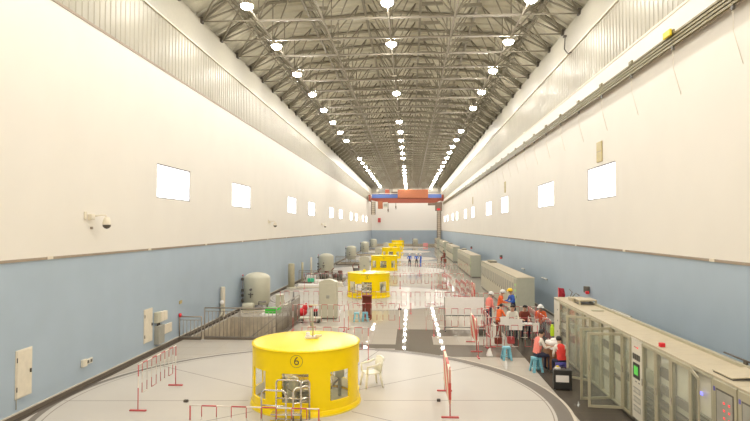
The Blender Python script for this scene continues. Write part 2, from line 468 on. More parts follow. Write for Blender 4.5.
# windows
def window(i, X, s, c, w):
    a, b_ = c-w/2, c+w/2; xm = X+.05*s
    t = bpy.data.objects.new('window_%d' % i, None); COL.objects.link(t); t.location = (xm, c, WZ0); struct(t)
    m = MB()
    m.bb(-.03, .03, -w/2, w/2, 0, .05, 'window_frame'); m.bb(-.03, .03, -w/2, w/2, 1.32, 1.37, 'window_frame')
    for q in (-w/2+.03, w/2-.03): m.bb(-.03, .03, q-.03, q+.03, 0, 1.37, 'window_frame')
    for q in (-1, 0, 1): m.bb(-.02, .02, q*w/4-.015, q*w/4+.015, .05, 1.32, 'trim_cream')
    struct(m.build('window_frame', t))
    m = MB(); m.bb(.0*s, .012*s, -w/2+.05, w/2-.05, .05, 1.32, 'window_pane'); struct(m.build('window_pane', t))
i = 1
for c, w in WL: window(i, XL, -1, c, w); i += 1
for c, w in WR: window(i, XR, 1, c, w); i += 1

# stairwells beside each unit
def stairwell(y0, y1, idx):
    w = MB(); x0, x1 = HOLE
    for (p, q) in (((x0, y0), (x1, y0)), ((x1, y0), (x1, y1)), ((x1, y1), (x0, y1)), ((x0, y1), (x0, y0))):
        w.add([(*p, -3.2), (*q, -3.2), (*q, 0), (*p, 0)], [(0, 1, 2, 3)], 'stair')
    w.add([(x0, y0, -3.2), (x1, y0, -3.2), (x1, y1, -3.2), (x0, y1, -3.2)], [(0, 1, 2, 3)], 'stair')
    n = 14
    for k in range(n):      # flight going down towards the left wall
        w.bb(x1-.27*(k+1), x1-.27*k, y1-2.3, y1-.02, -.2*(k+1)-.25, -.2*(k+1)+.02, 'stair')
    o = struct(w.build('stairwell_pit'))
    return o
RAILS = []
def railing(name, label, pts, h, y_off=0, sub=None):
    """guard rail along a polyline, with posts and balusters as parts"""
    t = thing(name, label, 'railing', (*pts[0], 0))
    o = Vector((*pts[0], 0))
    tr_ = MB(); ku = MB()
    P3 = [Vector((*p, 0))-o for p in pts]
    tr_.tube([p+V(0, 0, h) for p in P3], .028, 'dull_steel', 8); tr_.build('top_rail', t)
    mr = MB(); mr.tube([p+V(0, 0, h-.14) for p in P3], .014, 'dull_steel', 6); mr.build('upper_rail', t); mr = MB(); mr.tube([p+V(0, 0, .12) for p in P3], .014, 'dull_steel', 6); mr.build('lower_rail', t)
    for a, c in zip(P3, P3[1:]):
        d = c-a; mid = (a+c)/2; ang = math.atan2(d.y, d.x)
        ku.box((mid.x, mid.y, .05), (d.length, .12, .1), 'skirt', ang)
    ku.build('kerb', t)
    pm = bm_ = None
    for a, c in zip(P3, P3[1:]):
        d = c-a; n = max(1, int(d.length/.16)); np_ = max(1, round(d.length/1.3))
        for q in range(np_+1):
            p = a+d*q/np_
            if pm is None: z = MB(); z.tube([(0, 0, .1), (0, 0, h)], .026, 'dull_steel', 6); o1 = z.build('post', t, p); pm = o1.data
            else: o1 = bpy.data.objects.new('post', pm); COL.objects.link(o1); o1.parent = t; o1.location = p
        for q in range(1, n):
            p = a+d*q/n
            if bm_ is None: z = MB(); z.tube([(0, 0, .12), (0, 0, h-.14)], .014, 'dull_steel', 4); o1 = z.build('baluster', t, p); bm_ = o1.data
            else: o1 = bpy.data.objects.new('baluster', bm_); COL.objects.link(o1); o1.parent = t; o1.location = p
    return t
for k, (a, b_) in enumerate(holes): stairwell(a, b_, k)
a0 = holes[0][0]-.06
railing('guard_railing', 'low grey steel railing panel against the left wall by stairwell', [(-9.86, a0-.1), (-8.9, a0-.1)], .97)
railing('guard_railing', 'grey steel railing along near and right edge of the stairwell', [(-8.8, a0), (-5.69, a0), (-5.69, holes[0][1]-1.0)], 1.34)
railing('guard_railing', 'grey railing at the far stairwell below the second tank', [(-9.4, holes[1][0]-.06), (-5.69, holes[1][0]-.06)], 1.1)
railing('guard_railing', 'distant grey railing at the stairwell behind second yellow housing', [(-9.4, holes[2][0]-.06), (-5.69, holes[2][0]-.06)], 1.1)
hr = MB(); hr.tube([(-6.0, 27.8, .85), (-9.2, 27.8, -1.7)], .03, 'dull_steel'); hr.tube([(-6.0, 27.8, .45), (-9.2, 27.8, -2.1)], .02, 'dull_steel')
for q in range(5): hr.tube([(-6.0-.8*q, 27.8, .85-.64*q), (-6.0-.8*q, 27.8, -.2-.6*q)], .02, 'dull_steel')
tag(hr.build('stair_handrail'), 'sloping steel handrail going down inside the stairwell', 'handrail')

# ------------------------------------------------------------------ yellow generator housings
def on_cyl(cx, r, a, z): return (cx[0]+r*math.sin(a), cx[1]-r*math.cos(a), z)   # a measured from the side facing the camera
WINS = [math.radians(d) for d in (-144, -96, -48, -1, 48, 96, 144)]; HW = math.radians(13); Z0, Z1 = .36, 1.10
def housing(num, y, label):
    R = 1.47; Ht = 1.65
    t = thing('generator_housing', label, 'generator housing', (GX, y, 0), 0, 'yellow generator housings')
    b = MB(); N_ = 144
    def inwin(a):
        for w in WINS:
            if abs((a-w+PI) % (2*PI)-PI) < HW: return True
    angs = [-PI+2*PI*q/N_ for q in range(N_+1)]
    zs = [.1, Z0, Z1, Ht-.02]
    for q in range(N_):
        am = (angs[q]+angs[q+1])/2
        for zi in range(3):
            if zi == 1 and inwin(am): continue
            for rr in (R, R-.05):
                b.add([on_cyl((0, 0), rr, angs[q], zs[zi]), on_cyl((0, 0), rr, angs[q+1], zs[zi]), on_cyl((0, 0), rr, angs[q+1], zs[zi+1]), on_cyl((0, 0), rr, angs[q], zs[zi+1])], [(0, 1, 2, 3)], 'yellow' if rr == R else 'cab_light', False)
    for w in WINS:       # reveals
        for a in (w-HW, w+HW):
            a = round((a+PI)/(2*PI)*N_)/N_*2*PI-PI
            b.add([on_cyl((0, 0), R, a, Z0), on_cyl((0, 0), R-.05, a, Z0), on_cyl((0, 0), R-.05, a, Z1), on_cyl((0, 0), R, a, Z1)], [(0, 1, 2, 3)], 'yellow')
    b.lathe([(R-.05, Z0), (R, Z0)], 'yellow', n=N_, smooth=False); b.lathe([(R-.05, Z1), (R, Z1)], 'yellow', n=N_, smooth=False)
    b.build('shell', t)
    b = MB(); b.lathe([(0, Ht+.06), (.5, Ht+.055), (R-.06, Ht+.02), (R+.015, Ht+.012), (R+.02, Ht-.03), (R-.05, Ht-.03)], 'yellow', n=72); b.build('roof', t)
    b = MB(); b.lathe([(R+.03, 0), (R+.03, .13), (R-.03, .15)], 'yellow', n=72); b.lathe([(R+.05, 0), (R+.05, .03), (R, .04)], 'yellow_trim', n=72); b.build('base_ring', t)
    for w in WINS:
        g = MB()
        pts = [w-HW+2*HW*q/8 for q in range(9)]
        for p, q in zip(pts, pts[1:]):
            g.add([on_cyl((0, 0), R-.03, p, Z0), on_cyl((0, 0), R-.03, q, Z0), on_cyl((0, 0), R-.03, q, Z1), on_cyl((0, 0), R-.03, p, Z1)], [(0, 1, 2, 3)], 'glass', True)
        g.build('window_glass', t)
    # shaft, slip rings and brush gear seen through the windows
    s = MB(); s.lathe([(.30, 0), (.30, .35), (.55, .38), (.55, .5), (.32, .52), (.32, .62), (.6, .64), (.6, .74), (.32, .76), (.32, .95), (.5, 1.0), (.5, 1.1), (.2, 1.15), (0, 1.15)], 'steel', n=32); s.build('slip_ring_shaft', t)
    for q in range(6):
        a = q*PI/3+.35
        s = MB(); px, py = .95*math.cos(a), .95*math.sin(a)
        s.lathe([(0, 0), (.05, 0), (.05, .55), (.13, .6), (.13, .86), (.05, .9), (0, .9)], 'steel' if q % 2 else 'cab_grey', c=(px, py, 0), n=14)
        s.tube([(px, py, .55), (px*.8, py*.8, .4), (px*.65, py*.65, .15)], .03, 'valve'); s.build('brush_holder', t)
    s = MB(); s.lathe([(1.3, .02), (.55, .1), (.3, .12)], 'cab_grey', n=40); s.build('inner_cover', t)
    s = MB(); s.lathe([(0, 1.56), (.5, 1.56), (.5, 1.6), (0, 1.6)], 'inner_fill_glow', n=16); s.build('inner_fill_disc', t)  # added glowing disc, brightens the inside seen through the windows
    # number in a ring, bent on the shell
    cu = bpy.data.curves.new('n', 'FONT'); cu.body = str(num); cu.size = .30; cu.align_x = 'CENTER'; cu.align_y = 'CENTER'; cu.extrude = 0
    tmp = bpy.data.objects.new('n', cu); COL.objects.link(tmp); bpy.context.view_layer.update()
    me = bpy.data.meshes.new_from_object(tmp.evaluated_get(bpy.context.evaluated_depsgraph_get())); bpy.data.objects.remove(tmp)
    import bmesh
    bm = bmesh.new(); bm.from_mesh(me); bmesh.ops.triangulate(bm, faces=bm.faces)
    ac = math.radians(.6)
    nv = len(bm.verts)
    for v in bm.verts:
        q = on_cyl((0, 0), R+.006, ac+v.co.x/R, 1.42+v.co.y); v.co = Vector(q)
    r1, r2 = .150, .160; ring = []
    for q in range(41):
        a = 2*PI*q/40
        ring.append([bm.verts.new(on_cyl((0, 0), R+.006, ac+rr*math.cos(a)/R, 1.42+rr*math.sin(a))) for rr in (r1, r2)])
    for p, q in zip(ring, ring[1:]): bm.faces.new((p[0], p[1], q[1], q[0]))
    bm.to_mesh(me); bm.free(); me.materials.clear(); me.materials.append(M['ink'])
    for p in me.polygons: p.material_index = 0
    o = bpy.data.objects.new('number_mark', me); COL.objects.link(o); o.parent = t; o['label'] = 'black number %d in a thin ring' % num
    return t
hl = ['nearest large yellow cylindrical generator housing marked 6 on its wall', 'second yellow generator housing in line, marked 5', 'third yellow generator housing in line down the hall',
      'fourth yellow generator housing in line down the hall', 'fifth yellow generator housing, second smallest in view', 'farthest and smallest yellow generator housing in the line']
for k in range(6): housing(6-k, GY+UNIT*k, hl[k])
# sensor mast on the nearest housing
t = thing('sensor_mast', 'pale pole on a small base on top of the nearest yellow housing', 'mast', (GX+.18, GY, 1.71))
b = MB(); b.box((-.05, .05, .03), (.34, .22, .06), 'trim_cream', .3, .01); b.box((-.16, .1, .1), (.09, .09, .12), 'paper', 0, .01); b.box((.16, 0, .08), (.16, .07, .06), 'trim_cream', .5); b.build('base', t)
b = MB(); b.tube([(0, 0, .05), (0, 0, .93)], .018, 'panel_grey', 8); b.build('pole', t)
b = MB(); b.tube([(-.1, 0, .93), (.12, 0, .93)], .02, 'trim_cream'); b.build('head', t)
for k, nm_ in ((1, 'second'), (2, 'third'), (3, 'fourth')):
    b = MB(); b.lathe([(0, .18), (.06, .17), (.11, .09), (.12, 0), (0, 0)], 'yellow', n=16)
    tag(b.build('roof_vent', None, (GX-.4+.1*k, GY+UNIT*k, 1.70)), 'small rounded vent on the roof of the %s yellow housing' % nm_, 'vent')
b = MB(); b.tube([(0, 0, 0), (0, 0, .5)], .03, 'pink_tape'); b.box((.12, 0, .42), (.3, .04, .2), 'pink_tape'); tag(b.build('pink_flag', None, (GX+.6, GY+UNIT*5, 1.70)), 'tiny pink flag standing on the farthest yellow housing', 'flag')

# stainless step with handrails at the nearest housing
def steps(loc, label, sc_=1):
    t = thing('access_step', label, 'step', loc)
    def arch(name, x0, y0, x1, y1, h, mid):
        b = MB(); d = Vector((x1-x0, y1-y0, 0)); a = V(x0, y0, 0); r = .09; u = d.normalized()
        pts = [a, a+V(0, 0, h-r)]+[a+u*r*(1-math.cos(q))+V(0, 0, h-r+r*math.sin(q)) for q in (.5, 1.05, 1.57)]
        e = a+d
        pts += [e-u*r*(1-math.cos(q))+V(0, 0, h-r+r*math.sin(q)) for q in (1.57, 1.05, .5)]+[e+V(0, 0, h-r), e]
        b.tube(pts, .024, 'steel', 8); b.tube([a+V(0, 0, mid), e+V(0, 0, mid)], .018, 'steel', 8); b.build(name, t)
    arch('handrail', -.62, .12, .02, .05, 1.0, .55)
    arch('handrail', -.92, -.15, -.30, -.22, .82, .45)
    arch('handrail', -.14, -.12, .20, .22, .84, .48)
    arch('handrail', .20, .22, .02, .05, .98, .55)
    b = MB(); b.bb(-.7, .05, -.15, .1, .2, .24, 'steel'); b.bb(-.7, .05, -.35, -.15, .05, .09, 'steel')
    b.build('tread', t)
    return t
steps((-2.72, 14.05, 0), 'stainless tubular handrails and step at foot of the nearest yellow housing')
steps((-2.9, 37.9, 0), 'stainless handrails at the foot of the second yellow housing')
b = MB(); b.bb(-.22, .22, -.01, .01, 0, .42, 'paper', .004); b.tube([(-.15, 0, .42), (-.15, 0, .46)], .01, 'black'); tag(b.build('paper_notice', None, (-3.45, 38.28, .55)), 'white paper notice on the front of the second yellow housing', 'notice')

# ------------------------------------------------------------------ control cabinets
def cab_box(t, w, h, d, body='cab', top='cab_top', open_front=False):
    """front faces -x; local origin at front-bottom, y along the row 0..w, x 0..d"""
    b = MB()
    if open_front:
        b.bb(.0, d, 0, .03, .1, h-.04, body); b.bb(0, d, w-.03, w, .1, h-.04, body); b.bb(d-.03, d, .03, w-.03, .1, h-.04, body); b.bb(0, d, .03, w-.03, .1, .14, body)
        b.bb(0, .04, .03, .07, .14, h-.06, 'cab_frame'); b.bb(0, .04, w-.07, w-.03, .14, h-.06, 'cab_frame')
    else: b.bb(.03, d, .004, w-.004, .1, h-.04, body, .006)
    b.build('body', t)
    b = MB(); b.bb(.05, d-.03, .02, w-.02, 0, .1, 'panel_dark'); b.build('plinth', t)
    b = MB(); b.bb(-.01, d+.01, .0, w, h-.04, h, top, .008); b.bb(-.005, .02, .02, w-.02, h-.09, h-.04, body); b.build('top_cover', t)
def glass_door(t, w, h, ang=0, hinge=1, fw=.065, name='door', glass='glass', frame='cab_frame', lab=None):
    d = bpy.data.objects.new(name, None); COL.objects.link(d)
    # built in its own frame: hinge at y=0, extends along +y
    b = MB(); z0, z1 = .12, h-.07; W = w-.02
    b.bb(-.03, 0, 0, fw, z0, z1, frame, .005); b.bb(-.03, 0, W-fw, W, z0, z1, frame, .005); b.bb(-.03, 0, fw, W-fw, z0, z0+fw, frame); b.bb(-.03, 0, fw, W-fw, z1-fw, z1, frame)
    COL.objects.unlink(d); bpy.data.objects.remove(d)
    d = b.build(name, t)
    g = MB(); g.bb(-.018, -.012, fw, W-fw, z0+fw, z1-fw, glass); g.build('glass', d)
    g = MB(); g.bb(-.055, -.03, W-.045, W-.02, h*.5, h*.5+.16, 'steel', .004); g.build('handle', d)
    if hinge > 0: d.location = (0, .01, 0); d.rotation_euler = (0, 0, ang)
    else: d.location = (0, w-.01, 0); d.scale = (1, -1, 1); d.rotation_euler = (0, 0, -ang)
    return d
def solid_door(t, w, h, mt='cab', win=None):
    b = MB(); b.bb(-.02, .03, .02, w-.02, .13, h-.1, mt, .006)
    d = b.build('door', t)
    g = MB(); g.bb(-.045, -.02, .06, .085, h*.48, h*.48+.15, 'dark_metal', .004); g.build('handle', d)
    return d
def slots(t, name, items):
    for (y0, y1, z0, z1, k) in items:
        b = MB(); b.bb(-.012, .03, y0, y1, z0, z1, k, .003); b.build(name, t)

bounds = [22.3, 21.42, 20.36, 19.4, 18.6, 17.8, 17.0, 16.1, 15.22, 14.67, 13.96, 13.21, 12.47, 11.62, 10.82, 10.02, 9.2, 8.4, 7.6]
FX, CH, CD = 5.5, 2.13, .95
def cab_thing(y1, y0, label, group=None): return thing('control_cabinet', label, 'cabinet', (FX, y0, 0), 0, group), y1-y0
def rack(t, w, rows, cols=('vent',), x=.07, z0=.35, z1=1.9):
    b = MB(); b.bb(x, x+.04, .06, w-.06, .16, CH-.1, 'cab_light'); p = b.build('mounting_plate', t)
    n = len(rows)
    for (zc, hh, k) in rows:
        g = MB(); g.bb(x-.05, x, .12, w-.12, zc-hh/2, zc+hh/2, k, .004)
        if k == 'panel_grey':
            for q in range(4): g.bb(x-.056, x-.05, .15, w-.15, zc-hh/2+hh*(q+.5)/4-.006, zc-hh/2+hh*(q+.5)/4+.006, 'vent')
        g.build('device', p)
    return p
# farthest, plain end column with screws
t, w = cab_thing(bounds[0], bounds[1], 'plain beige end cabinet closing the far end of the near row'); cab_box(t, w, CH, CD)
b = MB(); b.bb(-.01, .03, .03, w-.03, .14, CH-.1, 'cab_light', .004)
for z in (.5, .9, 1.3, 1.7): b.bb(-.016, -.01, .3, .36, z, z+.05, 'panel_dark')
b.build('panel', t)
b = MB(); b.bb(-.015, .03, .0, .02, .12, CH-.06, 'trim_brown'); b.build('edge_strip', t)
# closed glazed cabinets 21.42-19.4
for i, (a, c, lb) in enumerate(((bounds[1], bounds[2], 'beige glazed cabinet next to the plain end cabinet, closed door'), (bounds[2], bounds[3], 'beige glazed cabinet just beyond the cabinet with a lit lamp inside'))):
    t, w = cab_thing(a, c, lb); cab_box(t, w, CH, CD, open_front=True); rack(t, w, [(1.5, .3, 'panel_grey'), (1.0, .25, 'vent')]); glass_door(t, w, CH)
# open ones
t, w = cab_thing(bounds[3], bounds[4], 'open cabinet with a small lit lamp and green-grey inside'); cab_box(t, w, CH, CD, open_front=True)
rack(t, w, [(1.45, .35, 'cab_grey'), (.9, .3, 'panel_grey')]); b = MB(); b.ball((.1, .35, 1.95), (.05, .05, .04), 'cab_lamp'); b.build('lamp', t)
glass_door(t, w, CH, ang=0)
t, w = cab_thing(bounds[4], bounds[5], 'open cabinet whose glass door swings out, farthest of three open doors'); cab_box(t, w, CH, CD, open_front=True)
rack(t, w, [(1.6, .2, 'panel_grey'), (1.1, .4, 'cab_grey')]); glass_door(t, w, CH, ang=math.radians(52), hinge=1)
t, w = cab_thing(bounds[5], bounds[6], 'open front cabinet between the farthest and middle open glass doors'); cab_box(t, w, CH, CD, open_front=True); rack(t, w, [(1.7, .2, 'cab_grey'), (1.2, .2, 'panel_grey'), (.8, .2, 'vent')]); glass_door(t, w, CH)
t, w = cab_thing(bounds[6], bounds[7], 'open cabinet whose glass door stands out square, middle of three'); cab_box(t, w, CH, CD, open_front=True)
rack(t, w, [(1.5, .2, 'panel_dark'), (1.1, .15, 'panel_grey'), (.7, .2, 'panel_grey')]); glass_door(t, w+.02, CH, ang=math.radians(100), hinge=1)
t, w = cab_thing(bounds[7], bounds[8], 'open cabinet whose glass door stands out square, nearest of three'); cab_box(t, w, CH, CD, open_front=True)
rack(t, w, [(1.55, .2, 'panel_dark'), (1.1, .2, 'cab_grey'), (.8, .1, 'vent')]); glass_door(t, w+.02, CH, ang=math.radians(84), hinge=1)
t, w = cab_thing(bounds[8], bounds[9], 'pale cabinet seen through the nearest open glass door'); cab_box(t, w, CH, CD, open_front=True)
rack(t, w, [(1.5, .3, 'cab_grey'), (1.0, .2, 'panel_grey')]); glass_door(t, w, CH)
# K1 green display
t, w = cab_thing(bounds[9], bounds[10], 'pale device cabinet with a green screen and black knobs'); cab_box(t, w, CH, CD, 'cab_light')
b = MB(); b.bb(-.01, .03, .06, w-.06, .14, CH-.1, 'cab_light', .004); fp = b.build('front_panel', t)
b = MB(); b.bb(-.03, -.01, .17, w-.17, 1.13, 1.50, 'black', .004); s_ = b.build('screen_bezel', t)
b = MB(); b.bb(-.036, -.03, .23, w-.25, 1.22, 1.43, 'screen_green'); b.build('screen', s_)
for q in range(4):
    b = MB(); b.bb(-.035, -.01, .14+.115*q, .14+.115*q+.06, 1.58, 1.72, 'panel_dark', .004); b.build('knob', t)
b = MB(); b.bb(-.015, -.01, .25, .32, 1.86, 1.90, 'led_red'); b.bb(-.015, -.01, .34, .50, 1.87, 1.89, 'pink_red'); b.build('logo_mark', t)
slots(t, 'slot', [(.17, .27, 1.03, 1.06, 'panel_dark'), (.36, .46, 1.03, 1.06, 'panel_dark')])
for z in (.84, .62, .40):
    b = MB(); b.bb(-.02, -.01, .15, w-.15, z-.07, z+.07, 'panel_grey', .003)
    for q in range(5): b.bb(-.025, -.02, .18+.08*q, .18+.08*q+.04, z-.04, z+.04, 'cab_light')
    b.build('relay_module', t)
# K2
t, w = cab_thing(bounds[10], bounds[11], 'glazed cabinet with pale louvred unit, next to green screen cabinet'); cab_box(t, w, CH, CD, open_front=True)
rack(t, w, [(1.35, .3, 'cab_grey')]+[(1.05-.13*q, .09, 'panel_grey') for q in range(7)], x=.07); glass_door(t, w, CH)
# K3
t, w = cab_thing(bounds[11], bounds[12], 'glazed cabinet with four dark vented racks inside'); cab_box(t, w, CH, CD, open_front=True)
rack(t, w, [(1.62, .22, 'vent'), (1.25, .2, 'vent'), (.9, .2, 'vent'), (.55, .2, 'vent')], x=.07); glass_door(t, w, CH)
# K4
t, w = cab_thing(bounds[12], bounds[13], 'glazed cabinet with grey vented racks in its lower half'); cab_box(t, w, CH, CD, open_front=True)
rack(t, w, [(1.2, .18, 'vent'), (.88, .18, 'vent'), (.56, .18, 'vent')], x=.07); glass_door(t, w, CH)
# K5 ajar with blue light
t, w = cab_thing(bounds[13], bounds[14], 'cabinet with its door ajar and a small blue light'); cab_box(t, w, CH, CD, open_front=True)
p = rack(t, w, [(1.1, .3, 'panel_grey'), (.7, .05, 'vent'), (.6, .05, 'vent')], x=.08)
b = MB(); b.bb(.01, .03, .42, .50, 1.62, 1.68, 'led_blue'); b.build('indicator', p); glass_door(t, w, CH, ang=math.radians(16), hinge=-1)
# K6, K7 red led cabinets
for (a, c, lb) in ((bounds[14], bounds[15], 'cabinet with dark glass and two columns of red lights'), (bounds[15], bounds[16], 'dark glazed cabinet at the right edge of the photo')):
    t, w = cab_thing(a, c, lb); cab_box(t, w, CH, CD)
    b = MB(); b.bb(-.02, .03, .02, w-.02, .12, CH-.06, 'cab_frame', .005); d = b.build('door', t)
    b = MB(); b.bb(-.026, -.02, .10, w-.14, .4, CH-.2, 'panel_dark', .004); g_ = b.build('dark_pane', d)
    b = MB(); b.bb(-.03, -.026, .13, w-.17, .43, CH-.23, 'panel_grey'); b.build('inner_panel', d)
    for q in range(9):
        for yq in (.20, .36):
            b = MB(); b.bb(-.037, -.03, yq, yq+.05, CH-.42-.13*q, CH-.385-.13*q, 'led_red'); b.build('red_light', d)
    b = MB(); b.bb(-.024, -.02, w-.11, w-.05, CH-.27, CH-.19, 'stool_purple'); b.build('blue_sticker', d)
    for q in (0,): pass
    M['led_blue'] = M['led_blue']
for (a, c) in ((bounds[16], bounds[17]), (bounds[17], bounds[18])):
    t, w = cab_thing(a, c, 'dark glazed cabinet past the right edge of the photo', 'cabinets past the right edge'); cab_box(t, w, CH, CD); solid_door(t, w, CH)

# far groups
def far_group(y0, y1, x0, ordn, hh=2.13, w=.8):
    n = int((y1-y0)/w); base = None
    for q in range(n):
        y = y0+w*q
        if q == 0 or base is None:
            lb = 'olive cabinet at the near end of the %s cabinet row' % ordn if q == 0 else 'grey beige control cabinet inside the %s cabinet row' % ordn
            t = thing('control_cabinet', lb, 'cabinet', (x0, y, 0), 0, None if q == 0 else 'plain cabinets of the %s row' % ordn)
            cab_box(t, w, hh, .92, 'cab_grey' if q < 4 else 'cab'); d = solid_door(t, w, hh, 'cab' if q else 'cab_grey')
            b = MB(); b.bb(-.026, -.02, .16, w-.16, 1.15 if q else .7, 1.75, 'panel_grey' if q else 'cab_grey', .004)
            if q == 0:
                for z in (.75, 1.05, 1.35, 1.65): b.bb(-.034, -.026, .2, w-.25, z, z+.12, 'label_green')
            b.build('front_window', d)
            if q: base = t
            else:
                b = MB(); b.bb(.1, .3, -.006, 0, 1.3, 1.7, 'cab_grey'); b.build('side_label', t)
        else: dup(base, (x0, y, 0))
ords = ['second', 'third', 'fourth', 'fifth', 'sixth']
for k in range(4): far_group(30.7+UNIT*k, 46.6+UNIT*k, 5.65+.12*k, ords[k])
far_group(30.7+UNIT*4, 30.7+UNIT*4+14, 6.0, ords[4])

# things on top of the cabinets
t = thing('top_box', 'open sided beige raised box on top of the near cabinet row', 'box', (5.78, 20.0, CH))
b = MB(); b.bb(0, .6, 0, .7, .14, .18, 'cab_top', .005); b.build('lid', t)
for (x, y) in ((.03, .03), (.57, .03), (.03, .67), (.57, .67)):
    b = MB(); b.bb(x-.03, x+.03, y-.03, y+.03, 0, .14, 'cab_frame'); b.build('leg', t)
b = MB(); b.bb(.04, .56, .06, .64, .0, .04, 'panel_dark'); b.build('tray', t)
t = thing('top_box', 'flat beige box just behind the open sided box on cabinets', 'box', (5.8, 20.95, CH)); b = MB(); b.bb(0, .5, 0, .5, 0, .1, 'cab_top', .01); b.build('case', t); b = MB(); b.bb(-.01, .51, -.01, .51, .1, .12, 'cab_top', .004); b.build('lid', t)
b = MB(); b.bb(0, .35, 0, .2, 0, .03, 'cab_frame', .005); tag(b.build('cover_plate', None, (5.8, 18.6, CH)), 'small flat cover plate on the cabinet tops', 'plate')
t = thing('hatch', 'dark opening with a raised beige lid on the near cabinet tops', 'hatch', (5.6, 10.35, CH+.004)); b = MB(); b.bb(0, .6, 0, .66, 0, .012, 'panel_dark'); b.build('opening', t)
b = MB(); b.add([(0, .03, .02), (0, .68, .02), (.6, .68, .07), (.6, .03, .07), (0, .03, .035), (0, .68, .035), (.6, .68, .085), (.6, .03, .085)], [(0, 1, 2, 3), (4, 5, 6, 7), (0, 1, 5, 4), (1, 2, 6, 5), (2, 3, 7, 6), (3, 0, 4, 7)], 'cab_top'); b.build('lid', t)
b = MB(); b.box((0, 0, .045), (.11, .11, .09), 'red', 0, .008); tag(b.build('red_box', None, (5.62, 13.2, CH)), 'small bright red square box on the cabinet tops', 'box')
for q, y in enumerate((21.0, 18.4, 16.9, 15.5, 14.1, 12.6, 11.4)):
    b = MB(); b.bb(0, .05, 0, .3, 0, .05, 'cab_frame', .004); tag(b.build('lifting_bracket', None, (6.38, y, CH)), 'small bracket on the rear edge of the cabinet tops', 'bracket', 'brackets on the rear edge of the cabinet row')
t = thing('pipe_handle', 'thin brown pipe bracket at rear edge of the nearest cabinet tops', 'bracket', (6.38, 11.6, CH)); b = MB(); b.tube([(0, -.4, .13), (0, .5, .13)], .018, 'dark_metal', 6); b.build('pipe', t); b = MB(); b.bb(-.02, .02, -.3, -.2, 0, .13, 'dark_metal'); b.build('foot', t)
b = MB(); b.bb(6.30, 6.40, 7.6, 21.4, CH, CH+.06, 'cab_frame'); tag(b.build('cable_duct'), 'low beige duct along rear edge of the near cabinet tops', 'duct')
t = thing('red_banner', 'dark red cloth hanging from a pole at end of near cabinets', 'flag', (5.72, 22.42, 0)); b = MB(); b.tube([(-.02, 0, 1.0), (-.02, 0, 2.48)], .02, 'pink_red', 6); b.build('pole', t)
b = MB(); b.add([(0, 0, 2.47), (.2, .05, 2.44), (.24, .0, 2.2), (.2, .05, 2.0), (.1, 0, 1.95), (0, .05, 2.1), (.12, -.05, 2.25)], [(0, 1, 6), (1, 2, 6), (2, 3, 6), (3, 4, 6), (4, 5, 6), (5, 0, 6)], 'maroon'); b.build('cloth', t)
t = thing('tool_bundle', 'grey clamp tools with a yellow strap on far end of cabinets', 'tools', (5.95, 21.75, CH)); b = MB(); b.tube([(0, 0, .05), (.1, .05, .25), (.0, .1, .35)], .02, 'valve'); b.tube([(.1, .1, .05), (.25, .1, .2), (.35, 0, .12)], .02, 'valve'); b.build('tools', t)
b = MB(); b.bb(0, .4, 0, .12, 0, .07, 'lime', .01); b.build('strap', t)
# near wall items, right side
t = thing('wall_light', 'black and red device on blue wall above the near cabinets', 'wall device', (XR-.02, 25.2, 2.05)); b = MB(); b.box((-.08, .12, .05), (.14, .3, .28), 'panel_dark', .3, .02); b.build('housing', t); b = MB(); b.box((-.14, -.15, -.05), (.14, .16, .12), 'red', 0, .02); b.build('beacon', t)
t = dup(t, (XR-.02, 48.5, 2.25), label='small dark device on blue wall above second cabinet row'); dup(t, (XR-.02, 71.7, 2.2), label='tiny dark device on blue wall above third cabinet row')
for y, z, L_, lb in ((21.45, 1.66, .9, 'long white tube lamp on right wall behind near cabinets'), (33.4, 1.85, .6, 'short white tube lamp on right wall beside second row'), (39.6, 1.95, .45, 'white tube lamp on right wall behind second cabinet row')):
    t = thing('tube_lamp', lb, 'lamp', (XR-.06, y, z)); b = MB(); b.tube([(0, -L_, 0), (0, L_, 0)], .025, 'helmet_white'); b.build('tube', t); b = MB(); b.bb(.0, .05, -L_-.05, L_+.05, -.03, .04, 'panel_grey'); b.build('batten', t)
for k_ in range(4):
    t = thing('roof_vent_box', ['dark flat vent box on top of second cabinet row', 'dark flat vent box on top of third cabinet row', 'dark flat vent box on top of fourth cabinet row', 'dark flat vent box on top of fifth cabinet row'][k_], 'vent', (6.0+.12*k_, 43.4+UNIT*k_, CH)); b = MB(); b.bb(0, .5, 0, 1.4, 0, .08, 'panel_dark'); b.build('base', t); b = MB(); b.bb(-.04, .54, -.04, 1.44, .1, .13, 'cab_frame'); b.bb(.2, .3, .6, .8, .08, .1, 'panel_dark'); b.build('cover', t)
for y, z0, z1, lb in ((23.7, 7.46, 8.29, 'yellowish plate on right wall above the nearest window'), (46.9, 7.6, 8.5, 'yellowish plate on right wall above the third window'), (70.8, 7.6, 8.5, 'yellowish plate on right wall above the fifth window')):
    b = MB(); b.bb(-.04, 0, -.33, .33, 0, z1-z0, 'plate_yellow', .01); b.bb(-.045, -.04, -.28, .28, (z1-z0)*.5, (z1-z0)*.53, 'trim_brown'); tag(b.build('wall_plate', None, (XR-.001, y, z0)), lb, 'sign plate')

